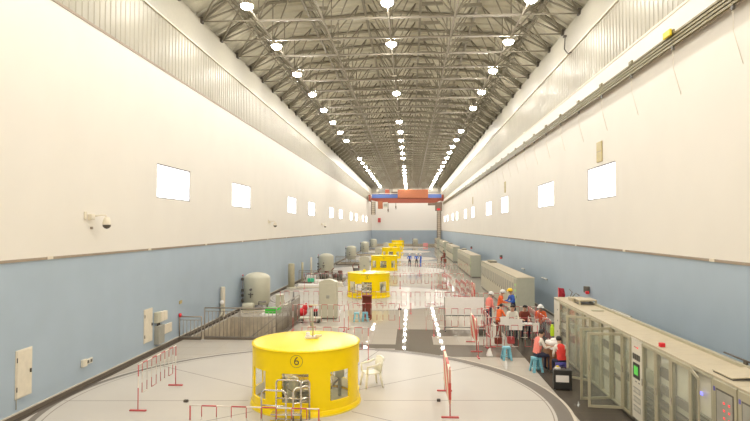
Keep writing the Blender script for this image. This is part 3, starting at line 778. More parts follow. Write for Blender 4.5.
# power rail on the right wall
t = thing('conductor_rail', 'long olive crane power rail running along the right wall', 'crane rail', (XR-.20, 0, 10.0))
for q in range(4):
    b = MB(); b.bb(-.03, .03, 0, YE-16, .0+q*.1, .06+q*.1, 'tray'); b.build('conductor_bar', t)
b = MB(); b.bb(.03, .05, 0, YE-16, -.03, .36, 'trim_brown'); b.build('backing_strip', t)
kk = 0; y = 10.6; bo = None
while y < YE-17:
    if bo is None:
        b = MB(); b.bb(-.03, .25, -.04, .04, .36, .42, 'trim_brown'); b.bb(-.06, .0, -.14, .14, .33, .45, 'tray', .01); b.bb(-.04, .02, -.05, .05, -.12, -.02, 'panel_dark'); b.tube([(-.01, 0, -.1), (.02, .05, -.6), (.2, .0, -1.4)], .008, 'trim_cream', 4); bo = b.build('bracket', t, (0, y, 0))
    else: c = bo.copy(); COL.objects.link(c); c.location = (0, y, 0)
    y += 3.05
b = MB(); b.bb(-.06, .02, 0, .45, -.1, .1, 'yellow_trim', .02); tag(b.build('current_collector', None, (XR-.28, 16.6, 10.38)), 'small yellow box on the crane power rail, right wall', 'box')
t = thing('bent_pipe', 'thin bent pipe with bracket on upper right wall band', 'pipe', (XR-.02, 27.9, 13.1)); b = MB(); b.tube([(-.03, .6, 1.15), (-.08, .6, .5), (-.08, .0, .1), (-.03, -.4, .05)], .03, 'dark_metal', 6); b.build('pipe', t); b = MB(); b.bb(-.12, .02, .5, .72, 1.1, 1.18, 'dark_metal'); b.build('bracket', t)

# ------------------------------------------------------------------ left wall fittings
def panel_door(lb, y0, y1, z0, z1):
    t = thing('wall_hatch', lb, 'access panel', (XL, y0, z0)); w = y1-y0; h = z1-z0
    b = MB(); b.bb(0, .025, 0, w, 0, h, 'trim_cream', .004); b.build('frame', t)
    b = MB(); b.bb(.025, .04, .03, w-.03, .03, h-.03, 'trim_cream', .004); d = b.build('door', t)
    b = MB(); b.bb(.04, .075, w-.12, w-.08, h*.47, h*.47+.1, 'dark_metal', .004); b.build('handle', d)
    for z in (h*.15, h*.75): b = MB(); b.tube([(.04, .03, z), (.04, .03, z+.12)], .012, 'dark_metal', 6); b.build('hinge', d)
panel_door('cream access panel in the blue left wall, nearest the camera', 13.83, 14.45, .47, 1.69)
panel_door('cream access panel beside the electrical boxes on left wall', 20.75, 21.44, .46, 1.72)
t = thing('wall_socket', 'double socket box on the blue left wall between access panels', 'socket', (XL, 16.7, .6)); b = MB(); b.bb(0, .09, 0, .22, -.02, .2, 'trim_cream', .01); b.bb(0, .05, .2, .58, .0, .17, 'cab_light', .01); b.build('box', t)
for y in (.28, .45): b = MB(); b.bb(.05, .06, y, y+.09, .04, .13, 'panel_dark'); b.build('socket_face', t)
t = thing('switch_box', 'pair of pale electrical boxes mounted on the blue left wall', 'electrical box', (XL, 21.6, 1.08)); 
for y, h in ((0, .42), (.32, .4), (.62, .38)): b = MB(); b.bb(0, .16, y, y+.29, 0+.02*y, h, 'cab' if y == 0 else 'trim_cream', .015); b.build('box', t)
b = MB(); b.bb(.04, .12, .91, .95, .12, .3, 'panel_dark'); b.build('side_switch', t)
b = MB(); 
for y in (.1, .2, .3): b.tube([(.1, y, 0), (.1, y, -.12)], .02, 'dark_metal', 6)
b.build('cable_gland', t)
b = MB(); b.bb(0, .2, 0, .52, 0, .72, 'panel_grey', .015); tag(b.build('grey_box', None, (XL, 21.63, .25)), 'grey metal box under the paired boxes on left wall', 'electrical box')
b = MB(); b.bb(0, .05, 0, .95, 0, .38, 'trim_cream', .01); tag(b.build('cream_plate', None, (XL, 22.25, .5)), 'cream flat plate on the left wall beside the grey box', 'plate')
b = MB(); b.tube([(.03, 0, 0), (.1, 0, 0)], .09, 'red', 12); tag(b.build('alarm_bell', None, (XL, 24.0, 1.02)), 'round red alarm on left wall near the low railing', 'alarm')
b = MB(); b.bb(0, .02, 0, .3, 0, .14, 'plate_yellow'); tag(b.build('label_plate', None, (XL, 24.0, 1.5)), 'faint yellowish label plate above the red alarm', 'plate')
b = MB(); b.tube([(.02, 0, .2), (.02, 0, .47)], .012, 'panel_grey', 6); tag(b.build('conduit', None, (XL, 13.87, .02)), 'thin conduit running down below the nearest access panel', 'conduit')
def cctv(y, z, lb, s=1):
    t = thing('dome_camera', lb, 'camera', (XL, y, z))
    b = MB(); b.bb(0, .05, -.55, -.45, -.02, .22, 'trim_cream', .01); b.bb(0, .14, -.35, -.15, -.03, .15, 'trim_cream', .02); b.build('junction_box', t)
    b = MB(); b.tube([(.08, -.2, .08), (.25, 0, .12), (.33, .08, .12), (.36, .12, .04)], .025, 'trim_cream', 8); b.build('arm', t)
    b = MB(); b.lathe([(0, .06), (.07, .05), (.11, -.04), (.13, -.14), (.13, -.18)], 'trim_cream', c=(.36, .12, 0), n=18); b.build('shell', t)
    b = MB(); b.lathe([(.125, -.18), (.115, -.24), (.07, -.29), (0, -.31)], 'dark_metal', c=(.36, .12, 0), n=18); b.build('dome', t)
cctv(17.3, 5.06, 'dome camera on an arm high on the left wall, nearest')
cctv(39.8, 5.1, 'small dome camera on left wall, second from camera')
cctv(63.6, 5.05, 'tiny dome camera on left wall, third from camera')
b = MB(); b.bb(0, .05, 0, .1, 0, .08, 'trim_brown', .01); tag(b.build('small_box', None, (XL, 17.1, 4.74)), 'tiny brownish box on left wall under the nearest dome camera', 'box')

# ------------------------------------------------------------------ tanks
def tank(loc, lb, r=.76, h=2.16, g='pressure tanks along the left wall'):
    t = thing('pressure_tank', lb, 'tank', loc, 0, g)
    z0 = .18
    b = MB(); prof = [(0, z0)]+[(r*math.sin(q), z0+.22-.22*math.cos(q)) for q in (.5, 1.0, 1.57)]+[(r, h-.35)]+[(r*math.cos(q), h-.35+.35*math.sin(q)) for q in (.3, .6, .9, 1.2, 1.4)]+[(0, h)]
    b.lathe(prof, 'tank', n=32); b.build('vessel', t)
    for q in range(3):
        a = q*2.1+.4; b = MB(); b.box((r*.8*math.cos(a), r*.8*math.sin(a), .16), (.12, .12, .32), 'cab_grey'); b.build('leg', t)
    b = MB(); b.lathe([(.02, 0), (.09, 0), (.09, .02), (0, .02)], 'valve', c=(0, 0, 0), n=12)
    b = MB(); b.tube([(-.15, -r+.01, 1.22), (-.15, -r-.12, 1.22)], .07, 'valve', 10); b.tube([(-.15, -r-.05, 1.05), (-.15, -r-.12, .75)], .03, 'panel_dark'); b.tube([(-.3, -r-.06, .95), (.0, -r-.06, .95)], .03, 'panel_dark'); b.build('nozzle', t)
    b = MB(); b.tube([(-r-.06, -.1, .1), (-r-.06, -.1, 1.95)], .03, 'valve', 8)
    for z in (.5, .8, 1.1, 1.75): b.box((-r-.07, -.12, z), (.14, .14, .16), 'panel_dark', 0, .02)
    b.tube([(-r-.12, -.1, 1.75), (-r+.05, -.1, 1.75)], .03, 'valve'); b.tube([(-r-.12, -.1, .6), (-r+.05, -.1, .6)], .03, 'valve')
    b.build('level_gauge', t)
    b = MB(); b.ball((-r-.06, -.1, 1.98), (.045, .045, .045), 'red', 8, 5); b.build('red_cap', t)
    return t
tank((-8.97, 33.1, 0), 'large beige domed pressure tank nearest on the left')
tank((-8.45, 57.3, 0), 'second beige domed pressure tank along the left wall', .74)
tank((-8.35, 80.9, 0), 'third beige domed tank along left wall, partly hidden', .7)
tank((-8.3, 104.8, 0), 'fourth beige domed tank far along the left wall', .74)
tank((-8.2, 128.7, 0), 'farthest beige domed tank by the left wall end', .74)
tank((1.35, 144.0, 0), 'small beige tank standing at the end wall', .65, 1.9)
t = thing('vertical_pipe', 'thin pale vertical cylinder on wall left of nearest tank', 'pipe', (-9.75, 29.3, 0)); b = MB(); b.lathe([(0, 1.7), (.1, 1.69), (.12, 1.62), (.12, .15), (0, .1)], 'trim_cream', n=16); b.build('cylinder', t)
b = MB(); b.ball((0, -.15, .9), .12, 'paper', 10, 6); b.tube([(0, -.1, .9), (0, -.15, .3), (.02, -.5, .25)], .05, 'cab', 8); b.build('valve', t)
t = thing('pump_unit', 'small beige pump set beside the nearest tank', 'pump', (-9.2, 31.75, 0))
b = MB(); b.bb(-.3, 1.4, -.3, .3, 0, .12, 'trim_cream', .02); b.build('base', t); b = MB(); b.tube([(-.2, 0, .35), (.4, 0, .35)], .2, 'cab', 14); b.build('motor', t); b = MB(); b.tube([(.5, 0, .3), (.9, 0, .3)], .14, 'valve', 12); b.tube([(.7, 0, .3), (.7, 0, .6), (1.1, 0, .6)], .05, 'valve'); b.build('pump', t)
b = MB(); b.bb(0, .85, 0, .4, 0, .28, 'green_plastic', .03); b.bb(.06, .79, .05, .35, .28, .3, 'green_plastic'); tag(b.build('green_crate', None, (-7.9, 30.75, .1)), 'bright green plastic box beside the nearest tank', 'box')
b = MB(); b.bb(0, 1.6, 0, .7, 0, .1, 'paper', .01); tag(b.build('white_pallet', None, (-8.1, 30.5, 0)), 'low white board under the bright green box', 'board')
t = thing('tall_cylinder', 'tall narrow olive cylinder beside left wall in midground', 'cylinder', (-9.35, 44.6, 0)); b = MB(); b.lathe([(0, 1.95), (.22, 1.92), (.26, 1.84), (.26, .1), (0, .1)], 'cyl_olive', n=20); b.build('body', t); b = MB(); b.lathe([(.4, 0), (.4, .1), (0, .1)], 'cab', n=20); b.build('foot', t)
for y, x, h, lb, k in ((50.0, -9.5, 1.7, 'thin brown post behind the tall olive cylinder', 'cyl_olive'), (54.5, -9.5, 1.9, 'pale thin post left of the second tank', 'trim_cream')):
    b = MB(); b.tube([(0, 0, 0), (0, 0, h)], .1, k, 10); b.bb(-.15, .15, -.1, .1, 0, .1, k); tag(b.build('post', None, (x, y, 0)), lb, 'post')

# tall cabinets standing mid-hall
def kiosk(loc, lb):
    t = thing('floor_cabinet', lb, 'cabinet', loc, 0, 'arched cabinets standing beside the units')
    b = MB(); n = 10; W = .46; D = .3
    top = [(-W+2*W*q/n, 1.92+.14*math.sin(PI*q/n)) for q in range(n+1)]
    ol = [(-W, .06)]+top+[(W, .06)]
    vs = [(x, -D, z) for x, z in ol]+[(x, D, z) for x, z in ol]; m_ = len(ol)
    b.add(vs, [tuple(range(m_)), tuple(range(m_, 2*m_))[::-1]]+[(q, (q+1) % m_, m_+(q+1) % m_, m_+q) for q in range(m_)], 'cab'); b.build('body', t)
    b = MB(); b.bb(-W+.04, W-.04, -D-.02, -D, .1, 1.85, 'cab', .004); d = b.build('door', t)
    b = MB(); b.bb(-.07, .1, -D-.045, -D-.02, 1.08, 1.25, 'panel_grey', .01); b.build('meter', d)
    b = MB(); b.bb(-W+.02, W-.02, -D+.02, D-.02, 0, .06, 'panel_dark'); b.build('plinth', t)
kiosk((-4.3, 30.0, 0), 'tall beige arched-top cabinet standing left of second yellow housing')
kiosk((-4.3, 53.9, 0), 'beige arched cabinet standing left of the third yellow housing')
kiosk((-4.3, 77.8, 0), 'small beige arched cabinet left of the fourth yellow housing')
kiosk((-4.3, 101.7, 0), 'tiny beige arched cabinet left of the fifth yellow housing')

# ------------------------------------------------------------------ barriers
def barrier_proto(L=2.4, H=1.2):
    t = thing('crowd_barrier', 'x', 'barrier')
    for x in (0, L):
        b = MB()
        for q in range(4): b.tube([(x, 0, H*q/4), (x, 0, H*(q+1)/4)], .014, 'pink_red' if q != 2 else 'barrier_white', 6)
        p = b.build('post', t); b = MB(); b.bb(x-.035, x+.035, -.22, .22, 0, .035, 'pink_red', .005); b.build('foot', p)
    b = MB()
    xs = [0]+[v_ for q in range(4) for v_ in (.22+q*.56, .50+q*.56)]+[L]
    for q in range(9): b.tube([(xs[q], 0, H), (xs[q+1], 0, H)], .014, 'barrier_white' if q % 2 == 0 else 'pink_red', 6)
    b.build('top_rail', t)
    for q in range(4):
        x0 = .22+q*.56; b = MB()
        for x in (x0, x0+.28):
            b.tube([(x, 0, H), (x, 0, H-.22)], .009, 'pink_red', 5); b.tube([(x, 0, H-.22), (x, 0, .68)], .009, 'barrier_white', 5); b.tube([(x, 0, .68), (x, 0, .42)], .009, 'pink_red', 5)
        b.tube([(x0, 0, .42), (x0+.28, 0, .42)], .009, 'pink_red' if q % 2 else 'barrier_white', 5); b.build('hoop', t)
    return t
bp = None
def barrier(x, y, rz, lb, g='red and white crowd barriers', s=1):
    global bp
    if bp is None:
        bp = barrier_proto(); bp.location = (x, y, 0); bp.rotation_euler = (0, 0, rz); bp.scale = (s, 1, 1); tag(bp, lb, 'barrier', g); return bp
    return dup(bp, (x, y, 0), rz, lb, g, (s, 1, 1))
barrier(-7.11, 14.64, PI/2, 'red and white barrier standing along the left wall by ring')
barrier(-4.45, 11.4, -.03, 'red and white barrier in front of the nearest yellow housing', s=1.1)
barrier(-3.9, 20.5, 0, 'red barrier standing right behind the nearest yellow housing')
barrier(-6.5, 21.9, .12, 'red barrier behind left part of nearest yellow housing', s=1.0) if False else None
for q in range(4): barrier(-7.3+2.45*q, 31.85, .01, 'red and white barrier in the line before second yellow housing', 'barrier line before the second yellow housing')
barrier(-5.45, 26.4, 0, 'red barrier right of the stairwell, in front of red bag'); barrier(-2.9, 26.9, .05, 'red barrier in front of the tall arched cabinet', s=1)
for q in range(3): barrier(-1.2+2.45*q-2.0, 44.6, 0, 'faint barrier in the line behind second yellow housing', 'barrier line behind the second yellow housing')
for q in range(3): barrier(-1.5+2.45*q, 56.0, 0, 'faint barrier in the line before third yellow housing', 'barrier line before the third yellow housing')
barrier(2.5, 21.3, .03, 'red barrier in front of the pen beside the blue stool', s=.9)
barrier(3.05, 23.1, 0, 'red barrier with white papers at front of work pen', s=1.0)
barrier(.75, 27.0, 0, 'red barrier standing left of the white board', s=.35)
barrier(1.05, 25.5, 0, 'red barrier in front of the white board', s=1.0)
barrier(3.4, 26.3, .0, 'red barrier at back of the work pen', s=.95)
barrier(5.42, 22.5, PI/2, 'red barrier at right side of work pen near cabinets', s=.95)
barrier(5.35, 24.9, PI/2, 'second red barrier on the right side of work pen', s=.6)
barrier(3.2, 23.2, PI/2, 'red barrier at left side of the work pen', s=1.2)
for q in range(3): barrier(3.95-.35*q, 37.2+.3*q, PI/2+.03, 'red and white barrier parked alongside the second cabinet row', 'barriers parked beside the second cabinet row')
for q in range(2): barrier(3.0-.3*q, 42.2, PI/2+.08, 'red and white barrier parked farther along the second row', 'barriers parked farther along the second row')
barrier(-8.2, 44.0, 0, 'barrier beside the tall olive cylinder'); barrier(-5.7, 44.0, 0, 'barrier between tall olive cylinder and second yellow housing')
for q, (x, y) in enumerate(((2.65, 31.5), (1.5, 35.8))): barrier(x, y, 0, ['barrier right of the second yellow housing, nearer one', 'barrier right of second yellow housing, farther one'][q])

def warn(x, y0, y1, lb, tilt=.0, h0=.35, h1=1.2):
    t = thing('striped_barrier', lb, 'barrier', (x, y0, 0)); L = y1-y0
    b = MB(); n = 5; hh = h1-h0
    # diagonal stripes on a solid board
    T = .03; sl = hh*.8
    k = -2; seg = L/n
    pts = []
    b2 = MB()
    run = 1.6; ylines = [(-run-.15+.78*i) for i in range(int((L+run)/.78)+3)]
    for i, yl in enumerate(ylines[:-1]):
        ya, yb = yl, ylines[i+1]
        # polygon between two 45 degree lines clipped to the board (y in 0..L, z in 0..hh)
        def clip(poly, f, g):
            out = []
            for a_, c_ in zip(poly, poly[1:]+poly[:1]):
                fa, fc = f(a_), f(c_)
                if fa >= 0: out.append(a_)
                if (fa >= 0) != (fc >= 0):
                    u = fa/(fa-fc); out.append((a_[0]+(c_[0]-a_[0])*u, a_[1]+(c_[1]-a_[1])*u))
            return out
        poly = [(ya, 0), (yb, 0), (yb+run, hh), (ya+run, hh)]
        poly = clip(poly, lambda p: p[0], None)
        if len(poly) > 2: poly = clip(poly, lambda p: L-p[0], None)
        if len(poly) < 3: continue
        m_ = len(poly); vs = [(-T, p[0], h0+p[1]) for p in poly]+[(T, p[0], h0+p[1]) for p in poly]
        b2.add(vs, [tuple(range(m_)), tuple(range(m_, 2*m_))]+[(q, (q+1) % m_, m_+(q+1) % m_, m_+q) for q in range(m_)], 'stripe_red' if i % 2 else 'stripe_cream')
    b2.build('striped_board', t)
    for y in (0, L):
        b = MB(); b.tube([(.0, y, 0), (.0, y, h1+.08)], .014, 'pink_red' if y == 0 else 'barrier_white', 8); p = b.build('post', t)
        b = MB(); b.bb(-.22, .22, y-.04, y+.04, 0, .035, 'pink_red', .006); b.build('foot', p)
    return t
warn(1.0, 14.6, 16.95, 'red and cream striped barrier on open floor, nearest striped one')
warn(2.55, 22.3, 24.2, 'striped barrier standing in front of the white board')
warn(4.05, 36.3, 38.2, 'striped barrier at the end of barriers by second cabinet row')

# white board on legs
t = thing('white_board', 'white rectangular board on a black stand inside the barriers', 'board', (2.51, 26.75, 0))
b = MB(); b.bb(-.9, .9, -.02, .02, .72, 1.55, 'paper', .005); b.build('panel', t)
b = MB(); b.bb(-.93, .93, -.025, .025, .69, .72, 'black'); b.bb(-.93, -.9, -.025, .025, .69, 1.57, 'dull_steel'); b.bb(.9, .93, -.025, .025, .69, 1.57, 'dull_steel'); b.build('frame', t)
for s in (-1, 1): b = MB(); b.tube([(s*.9, 0, 0), (s*.9, 0, .7)], .022, 'black', 6); b.bb(s*.9-.025, s*.9+.025, -.3, .3, 0, .05, 'black'); b.build('leg', t)
b = MB(); b.tube([(-.9, 0, .16), (.9, 0, .16)], .015, 'black', 6); b.build('crossbar', t)
for (x, y, z, w, h, lb) in ((4.18, 23.05, .72, .53, .44, 'large white paper hung on front of the work pen'), (3.75, 23.04, .92, .34, .32, 'smaller white paper left of the large one on pen'), (4.96, 22.95, .68, .25, .36, 'narrow white paper at right end of pen front')):
    b = MB(); b.bb(-w/2, w/2, -.006, 0, 0, h, 'paper'); b.tube([(-w/2+.03, 0, h), (-w/2+.03, 0, h+.04)], .006, 'black', 4); tag(b.build('hanging_paper', None, (x, y, z)), lb, 'paper')

# ------------------------------------------------------------------ stools, chair, small things
def stool(loc, rz, k, lb, s=1):
    t = thing('plastic_stool', lb, 'stool', loc, rz); t.scale = (s, s, s)
    b = MB(); b.box((0, 0, .445), (.27, .27, .03), k, 0, .012); b.lathe([(.035, .455), (.035, .462), (.02, .462)], k, n=10); b.build('seat', t)
    for sx in (-1, 1):
        for sy in (-1, 1):
            b = MB(); a = V(sx*.115, sy*.115, .44); c = V(sx*.175, sy*.175, 0); h = V(-sx*.075, 0, 0); g = V(0, -sy*.075, 0)
            for o_ in (h, g):
                th = g.normalized()*.008 if o_ is h else h.normalized()*.008
                b.add([a, a+o_, c+o_, c, a+th, a+o_+th, c+o_+th, c+th], [(0, 1, 2, 3), (4, 5, 6, 7), (0, 1, 5, 4), (1, 2, 6, 5), (2, 3, 7, 6), (3, 0, 4, 7)], k)
            b.build('leg', t)
    b = MB()
    for q in range(4):
        R_ = Matrix.Rotation(q*PI/2, 3, 'Z')
        b.tube([R_@V(-.105, .125, .405), R_@V(.105, .125, .405)], .018, k, 6)
    b.build('apron', t); b = MB()
    for q in range(4): R_ = Matrix.Rotation(q*PI/2, 3, 'Z'); b.tube([R_@V(-.15, .155, .15), R_@V(.15, .155, .15)], .012, k, 6)
    b.build('rung', t); return t
stool((3.49, 21.1, 0), .1, 'stool_blue', 'empty light blue plastic stool in front of the barriers', 1.02)
stool((4.19, 19.42, 0), .2, 'stool_blue', 'light blue plastic stool under the worker in white shirt', 1.05)
stool((4.82, 18.75, 0), .1, 'stool_purple', 'purple plastic stool under the worker in red vest', 1.05)
stool((-2.72, 29.1, 0), .1, 'stool_blue', 'light blue stool beside dark red frame, left one of pair'); stool((-2.3, 29.2, 0), .2, 'stool_blue', 'light blue stool beside dark red frame, right one of pair')

t = thing('plastic_armchair', 'white plastic armchair right of the nearest yellow housing', 'chair', (-1.17, 17.35, 0), -1.15)
k = 'chair_white'
b = MB(); b.box((0, 0, .42), (.46, .46, .03), k, 0, .012); b.build('seat', t)
for sx in (-1, 1):
    for sy in (-1, 1): b = MB(); b.tube([(sx*.2, sy*.2, .42), (sx*.26, sy*.27, 0)], [.042, .03], k, 6); b.build('leg', t)
b = MB(); n = 10
for q in range(n+1):   # curved slatted back with a bowed top
    a = -1.0+2.0*q/n; x = .25*math.sin(a)*1.15; y = .16+.1*math.cos(a); 
    b.tube([(x, y-.02, .43), (x*1.05, y+.06, .82+.03*math.cos(a))], .027, k, 5)
b.tube([(.26*1.15*math.sin(-1.1+2.2*q/12), .17+.11*math.cos(-1.1+2.2*q/12)+.055, .80+.05*math.cos(-1.1+2.2*q/12)) for q in range(13)], .036, k, 6); b.build('backrest', t)
for s in (-1, 1): b = MB(); b.tube([(s*.25, -.22, .42), (s*.29, -.23, .64), (s*.29, .0, .67), (s*.28, .2, .74)], .034, k, 6); b.build('armrest', t)

t = thing('equipment_case', 'black case with white label standing on dark floor by stools', 'case', (4.5, 17.35, 0), -.12)
b = MB(); b.bb(-.26, .26, -.13, .13, .02, .60, 'black', .02); b.build('body', t); b = MB(); b.bb(-.2, .17, -.134, -.13, .24, .44, 'paper'); b.build('label', t)
b = MB(); b.tube([(-.1, 0, .6), (-.1, 0, .65), (.1, 0, .65), (.1, 0, .6)], .014, 'black', 6); b.build('handle', t)
for x in (-.22, .22): b = MB(); b.tube([(x, -.1, .02), (x, .1, .02)], .02, 'panel_grey', 8); b.build('wheel', t)
b = MB(); b.box((0, 0, .03), (.14, .12, .06), 'paper', .3, .01); b.box((.0, .0, .08), (.08, .08, .04), 'yellow_trim', .1, .01); tag(b.build('small_pack', None, (4.36, 17.33, .60)), 'small yellow and white pack on top of the black case', 'pack')
# desk with papers
t = thing('wooden_desk', 'brown wooden desk between the two seated workers', 'desk', (4.78, 19.78, 0), 0)
b = MB(); b.bb(-.2, .28, -.45, .45, .72, .76, 'wood', .006); b.build('desktop', t); b = MB(); b.bb(-.17, -.14, -.42, .42, .08, .72, 'wood'); b.build('side_panel', t); b = MB(); b.bb(-.14, .25, -.42, -.39, .08, .72, 'wood'); b.build('end_panel', t)
b = MB(); b.bb(-.17, .26, -.42, .42, 0, .08, 'panel_dark'); b.build('plinth', t)
b = MB(); b.bb(-.14, .1, -.3, .05, 0, .012, 'paper'); tag(b.build('paper_sheet', None, (4.78, 19.55, .76)), 'white paper sheets lying on the wooden desk', 'paper')
b = MB(); b.box((0, 0, .07), (.3, .5, .14), 'paper', .2, .04); b.ball((.08, .05, .15), (.13, .16, .08), 'paper', 10, 6); tag(b.build('white_bag', None, (4.85, 20.0, .77)), 'crumpled white bag heaped on the wooden desk', 'bag')
b = MB(); b.box((0, 0, .36), (.14, .1, .38), 'lime', 0, .03); b.box((0, 0, .58), (.09, .07, .08), 'lime', 0, .01); tag(b.build('lime_jacket', None, (5.44, 22.38, .45)), 'bright lime jacket hanging on end of the near cabinet row', 'jacket')
b = MB(); b.add([(0, 0, 0), (.22, 0, 0), (.22, .2, 0), (0, .2, 0), (.14, .1, .3), (.05, .08, .22)], [(0, 1, 4, 5), (1, 2, 4), (2, 3, 5, 4), (3, 0, 5), (0, 3, 2, 1)], 'paper'); tag(b.build('plastic_bag', None, (2.85, 21.6, 0)), 'small white plastic bag on floor by the red barrier', 'bag')
b = MB(); b.box((0, 0, .035), (.12, .08, .07), 'dark_metal', 0, .01); tag(b.build('floor_plug', None, (-6.15, 15.45, 0)), 'tiny dark plug on pale floor beside the left barrier', 'plug')
b = MB(); b.box((0, 0, .035), (.1, .08, .07), 'dark_metal', 0, .01); tag(b.build('floor_plug', None, (.78, 15.95, 0)), 'tiny dark plug on floor by the nearest striped barrier', 'plug')
b = MB(); b.box((0, 0, .05), (.2, .1, .1), 'dark_metal', 0, .01); tag(b.build('floor_plug', None, (-.6, 33.2, 0)), 'tiny dark object on floor right of second yellow housing', 'plug')

# mid-floor clutter
t = thing('box_stand', 'dark red upright frame beside two light blue stools', 'frame', (-2.24, 29.75, 0))  # plain dark red box stand
for x in (-.2, .2):
    for y in (-.2, .2): b = MB(); b.bb(x-.03, x+.03, y-.03, y+.03, 0, 1.2, 'brown_cloth'); b.build('post', t)
b = MB(); b.bb(-.25, .25, -.25, .25, 1.2, 1.26, 'brown_cloth', .01); b.build('top', t); b = MB(); b.bb(-.18, .18, .17, .2, .1, 1.15, 'brown_cloth'); b.build('back_panel', t)
b = MB(); b.bb(-.2, .2, -.2, .2, .1, .16, 'brown_cloth'); b.build('shelf', t)
b = MB(); b.ball((0, 0, .22), (.32, .25, .22), 'red', 12, 7); b.ball((.18, .02, .45), (.15, .12, .2), 'red', 10, 6); b.ball((.25, 0, .62), (.06, .06, .1), 'red', 8, 5); tag(b.build('red_bag', None, (-5.85, 30.6, 0)), 'red bag on floor right of the stairwell', 'bag')
t = thing('tool_case', 'black box with red top beside the red bag', 'box', (-5.15, 30.4, 0)); b = MB(); b.bb(-.2, .2, -.15, .15, 0, .3, 'black', .02); b.build('box', t); b = MB(); b.bb(-.14, .2, -.12, .12, .3, .42, 'red', .02); b.build('lid', t)
t = thing('signal_post', 'cream post with red head beside tall arched cabinet', 'post', (-4.75, 27.3, 0)); b = MB(); b.tube([(0, 0, 0), (0, 0, .95)], .05, 'cab', 8); b.build('pole', t); b = MB(); b.box((0, 0, 1.02), (.24, .12, .14), 'pink_red', 0, .02); b.build('head', t); b = MB(); b.bb(-.15, .15, -.15, .15, 0, .05, 'cab'); b.build('foot', t)
t = thing('floor_valve', 'dark vertical valve stem right of the stairwell', 'valve', (-6.35, 30.9, 0)); b = MB(); b.lathe([(0, 1.3), (.04, 1.28), (.05, .9), (.13, .8), (.15, .3), (.2, .1), (.2, 0), (0, 0)], 'valve', n=14); b.build('stem', t); b = MB(); b.tube([(-.6, 0, .3), (0, 0, .3)], .1, 'valve', 10); b.build('pipe', t)
t = thing('storage_crate', 'pale grey crate standing at right rear corner of stairwell', 'crate', (-6.7, 31.2, 0)); b = MB(); b.bb(-.35, .3, -.2, .25, 0, .5, 'cab_light', .02); b.build('body', t); b = MB(); b.bb(-.38, .33, -.23, .28, .5, .55, 'trim_cream', .01); b.build('lid', t)
t = thing('storage_crate', 'beige upright crate behind the pale grey crate', 'crate', (-7.5, 32.6, 0)); b = MB(); b.bb(-.2, .2, -.2, .2, 0, .9, 'cab', .02); b.build('body', t); b = MB(); b.bb(-.22, .22, -.22, .22, .9, .94, 'cab_light', .01); b.build('lid', t)
t = thing('low_trolley', 'low beige trolley between the red bag and arched cabinet', 'trolley', (-5.0, 28.6, 0)); b = MB(); b.bb(-.55, .55, -.25, .25, .2, .27, 'cab', .01); b.build('deck', t)
for x in (-.42, .42):
    for y in (-.18, .18): b = MB(); b.tube([(x-.03, y, .1), (x+.03, y, .1)], .1, 'panel_dark', 10); b.build('wheel', t)
for (x, y, w, d, h, k, rz, lb) in ((-8.0, 45.4, 1.9, .9, .25, 'paper', .1, 'long low white sheet-covered stack by the tall olive cylinder'), (-7.4, 46.9, 1.2, .8, .45, 'paper', -.2, 'white covered stack behind the low white stack'), (-6.0, 46.0, 1.1, .8, .35, 'cab_light', .2, 'pale box on floor left of the second yellow housing'), (-8.6, 49.2, .8, .5, .6, 'paper', 0, 'pale upright box by posts near second tank')):
    t = thing('covered_stack', lb, 'stack', (x, y, 0), rz); b = MB(); b.bb(-w/2, w/2, -d/2, d/2, 0, h, k, .05); b.build('load', t); b = MB(); b.bb(-w/2-.05, w/2+.05, -d/2-.05, d/2+.05, 0, .08, 'trim_cream'); b.build('pallet', t)
b = MB(); b.box((0, 0, .15), (.55, .4, .3), 'teal_plastic', .2, .04); tag(b.build('green_tub', None, (-8.15, 46.6, .3)), 'teal green tub on top of the white covered stacks', 'tub')
def machine(loc, lb, rz=0, k='brown_cloth'):
    t = thing('floor_machine', lb, 'machine', loc, rz)
    b = MB(); b.tube([(-.4, 0, .4), (.4, 0, .4)], .25, 'panel_dark', 12); b.build('motor', t); b = MB(); b.bb(-.5, .5, -.25, .25, 0, .15, 'panel_dark', .02); b.build('base', t)
    b = MB(); b.box((.25, 0, .75), (.35, .3, .25), k, 0, .03); b.build('top_box', t); b = MB(); b.tube([(-.4, 0, .4), (-.5, 0, .9), (-.3, 0, 1.1)], .04, k); b.build('hose', t)
machine((-6.6, 51.6, 0), 'dark machine on floor left of second yellow housing, right one', 0); machine((-7.7, 50.9, 0), 'dark reddish machine near the second tank, left one', .4)
machine((-5.35, 58.0, 0), 'small dark machine beside the third yellow housing', .2)
b = MB(); b.bb(-.6, .6, -.4, .4, 0, .8, 'pink_tape', .05); tag(b.build('pink_crate', None, (3.85, 143.2, 0)), 'pinkish red crate at the end wall', 'crate')

# ------------------------------------------------------------------ overhead crane at the far end
CY = 133.0
t = thing('overhead_crane', 'orange red bridge crane spanning the far end of hall', 'crane', (.25, CY, -.35))
b = MB()
gp = [(-9.3, 11.95), (-9.3, 11.4), (-6.2, 10.75), (5.6, 10.75), (7.1, 11.4), (7.1, 11.95)]
m_ = len(gp); vs = [(x, -.3, z) for x, z in gp]+[(x, .6, z) for x, z in gp]
b.add(vs, [tuple(range(m_)), tuple(range(m_, 2*m_))]+[(q, (q+1) % m_, m_+(q+1) % m_, m_+q) for q in range(m_)], 'crane_red'); b.build('girder', t)
b = MB(); b.bb(-9.1, 7.0, -.5, -.42, 11.9, 12.75, 'crane_blue'); b.build('walkway_panel', t)
b = MB(); b.tube([(-9.1, -.48, 12.95), (7.0, -.48, 12.95)], .06, 'barrier_white', 5); b.build('handrail', t)
b = MB(); b.bb(-3.1, 3.95, -.9, 2.2, 11.85, 13.85, 'crane_orange', .05); b.build('trolley_housing', t)
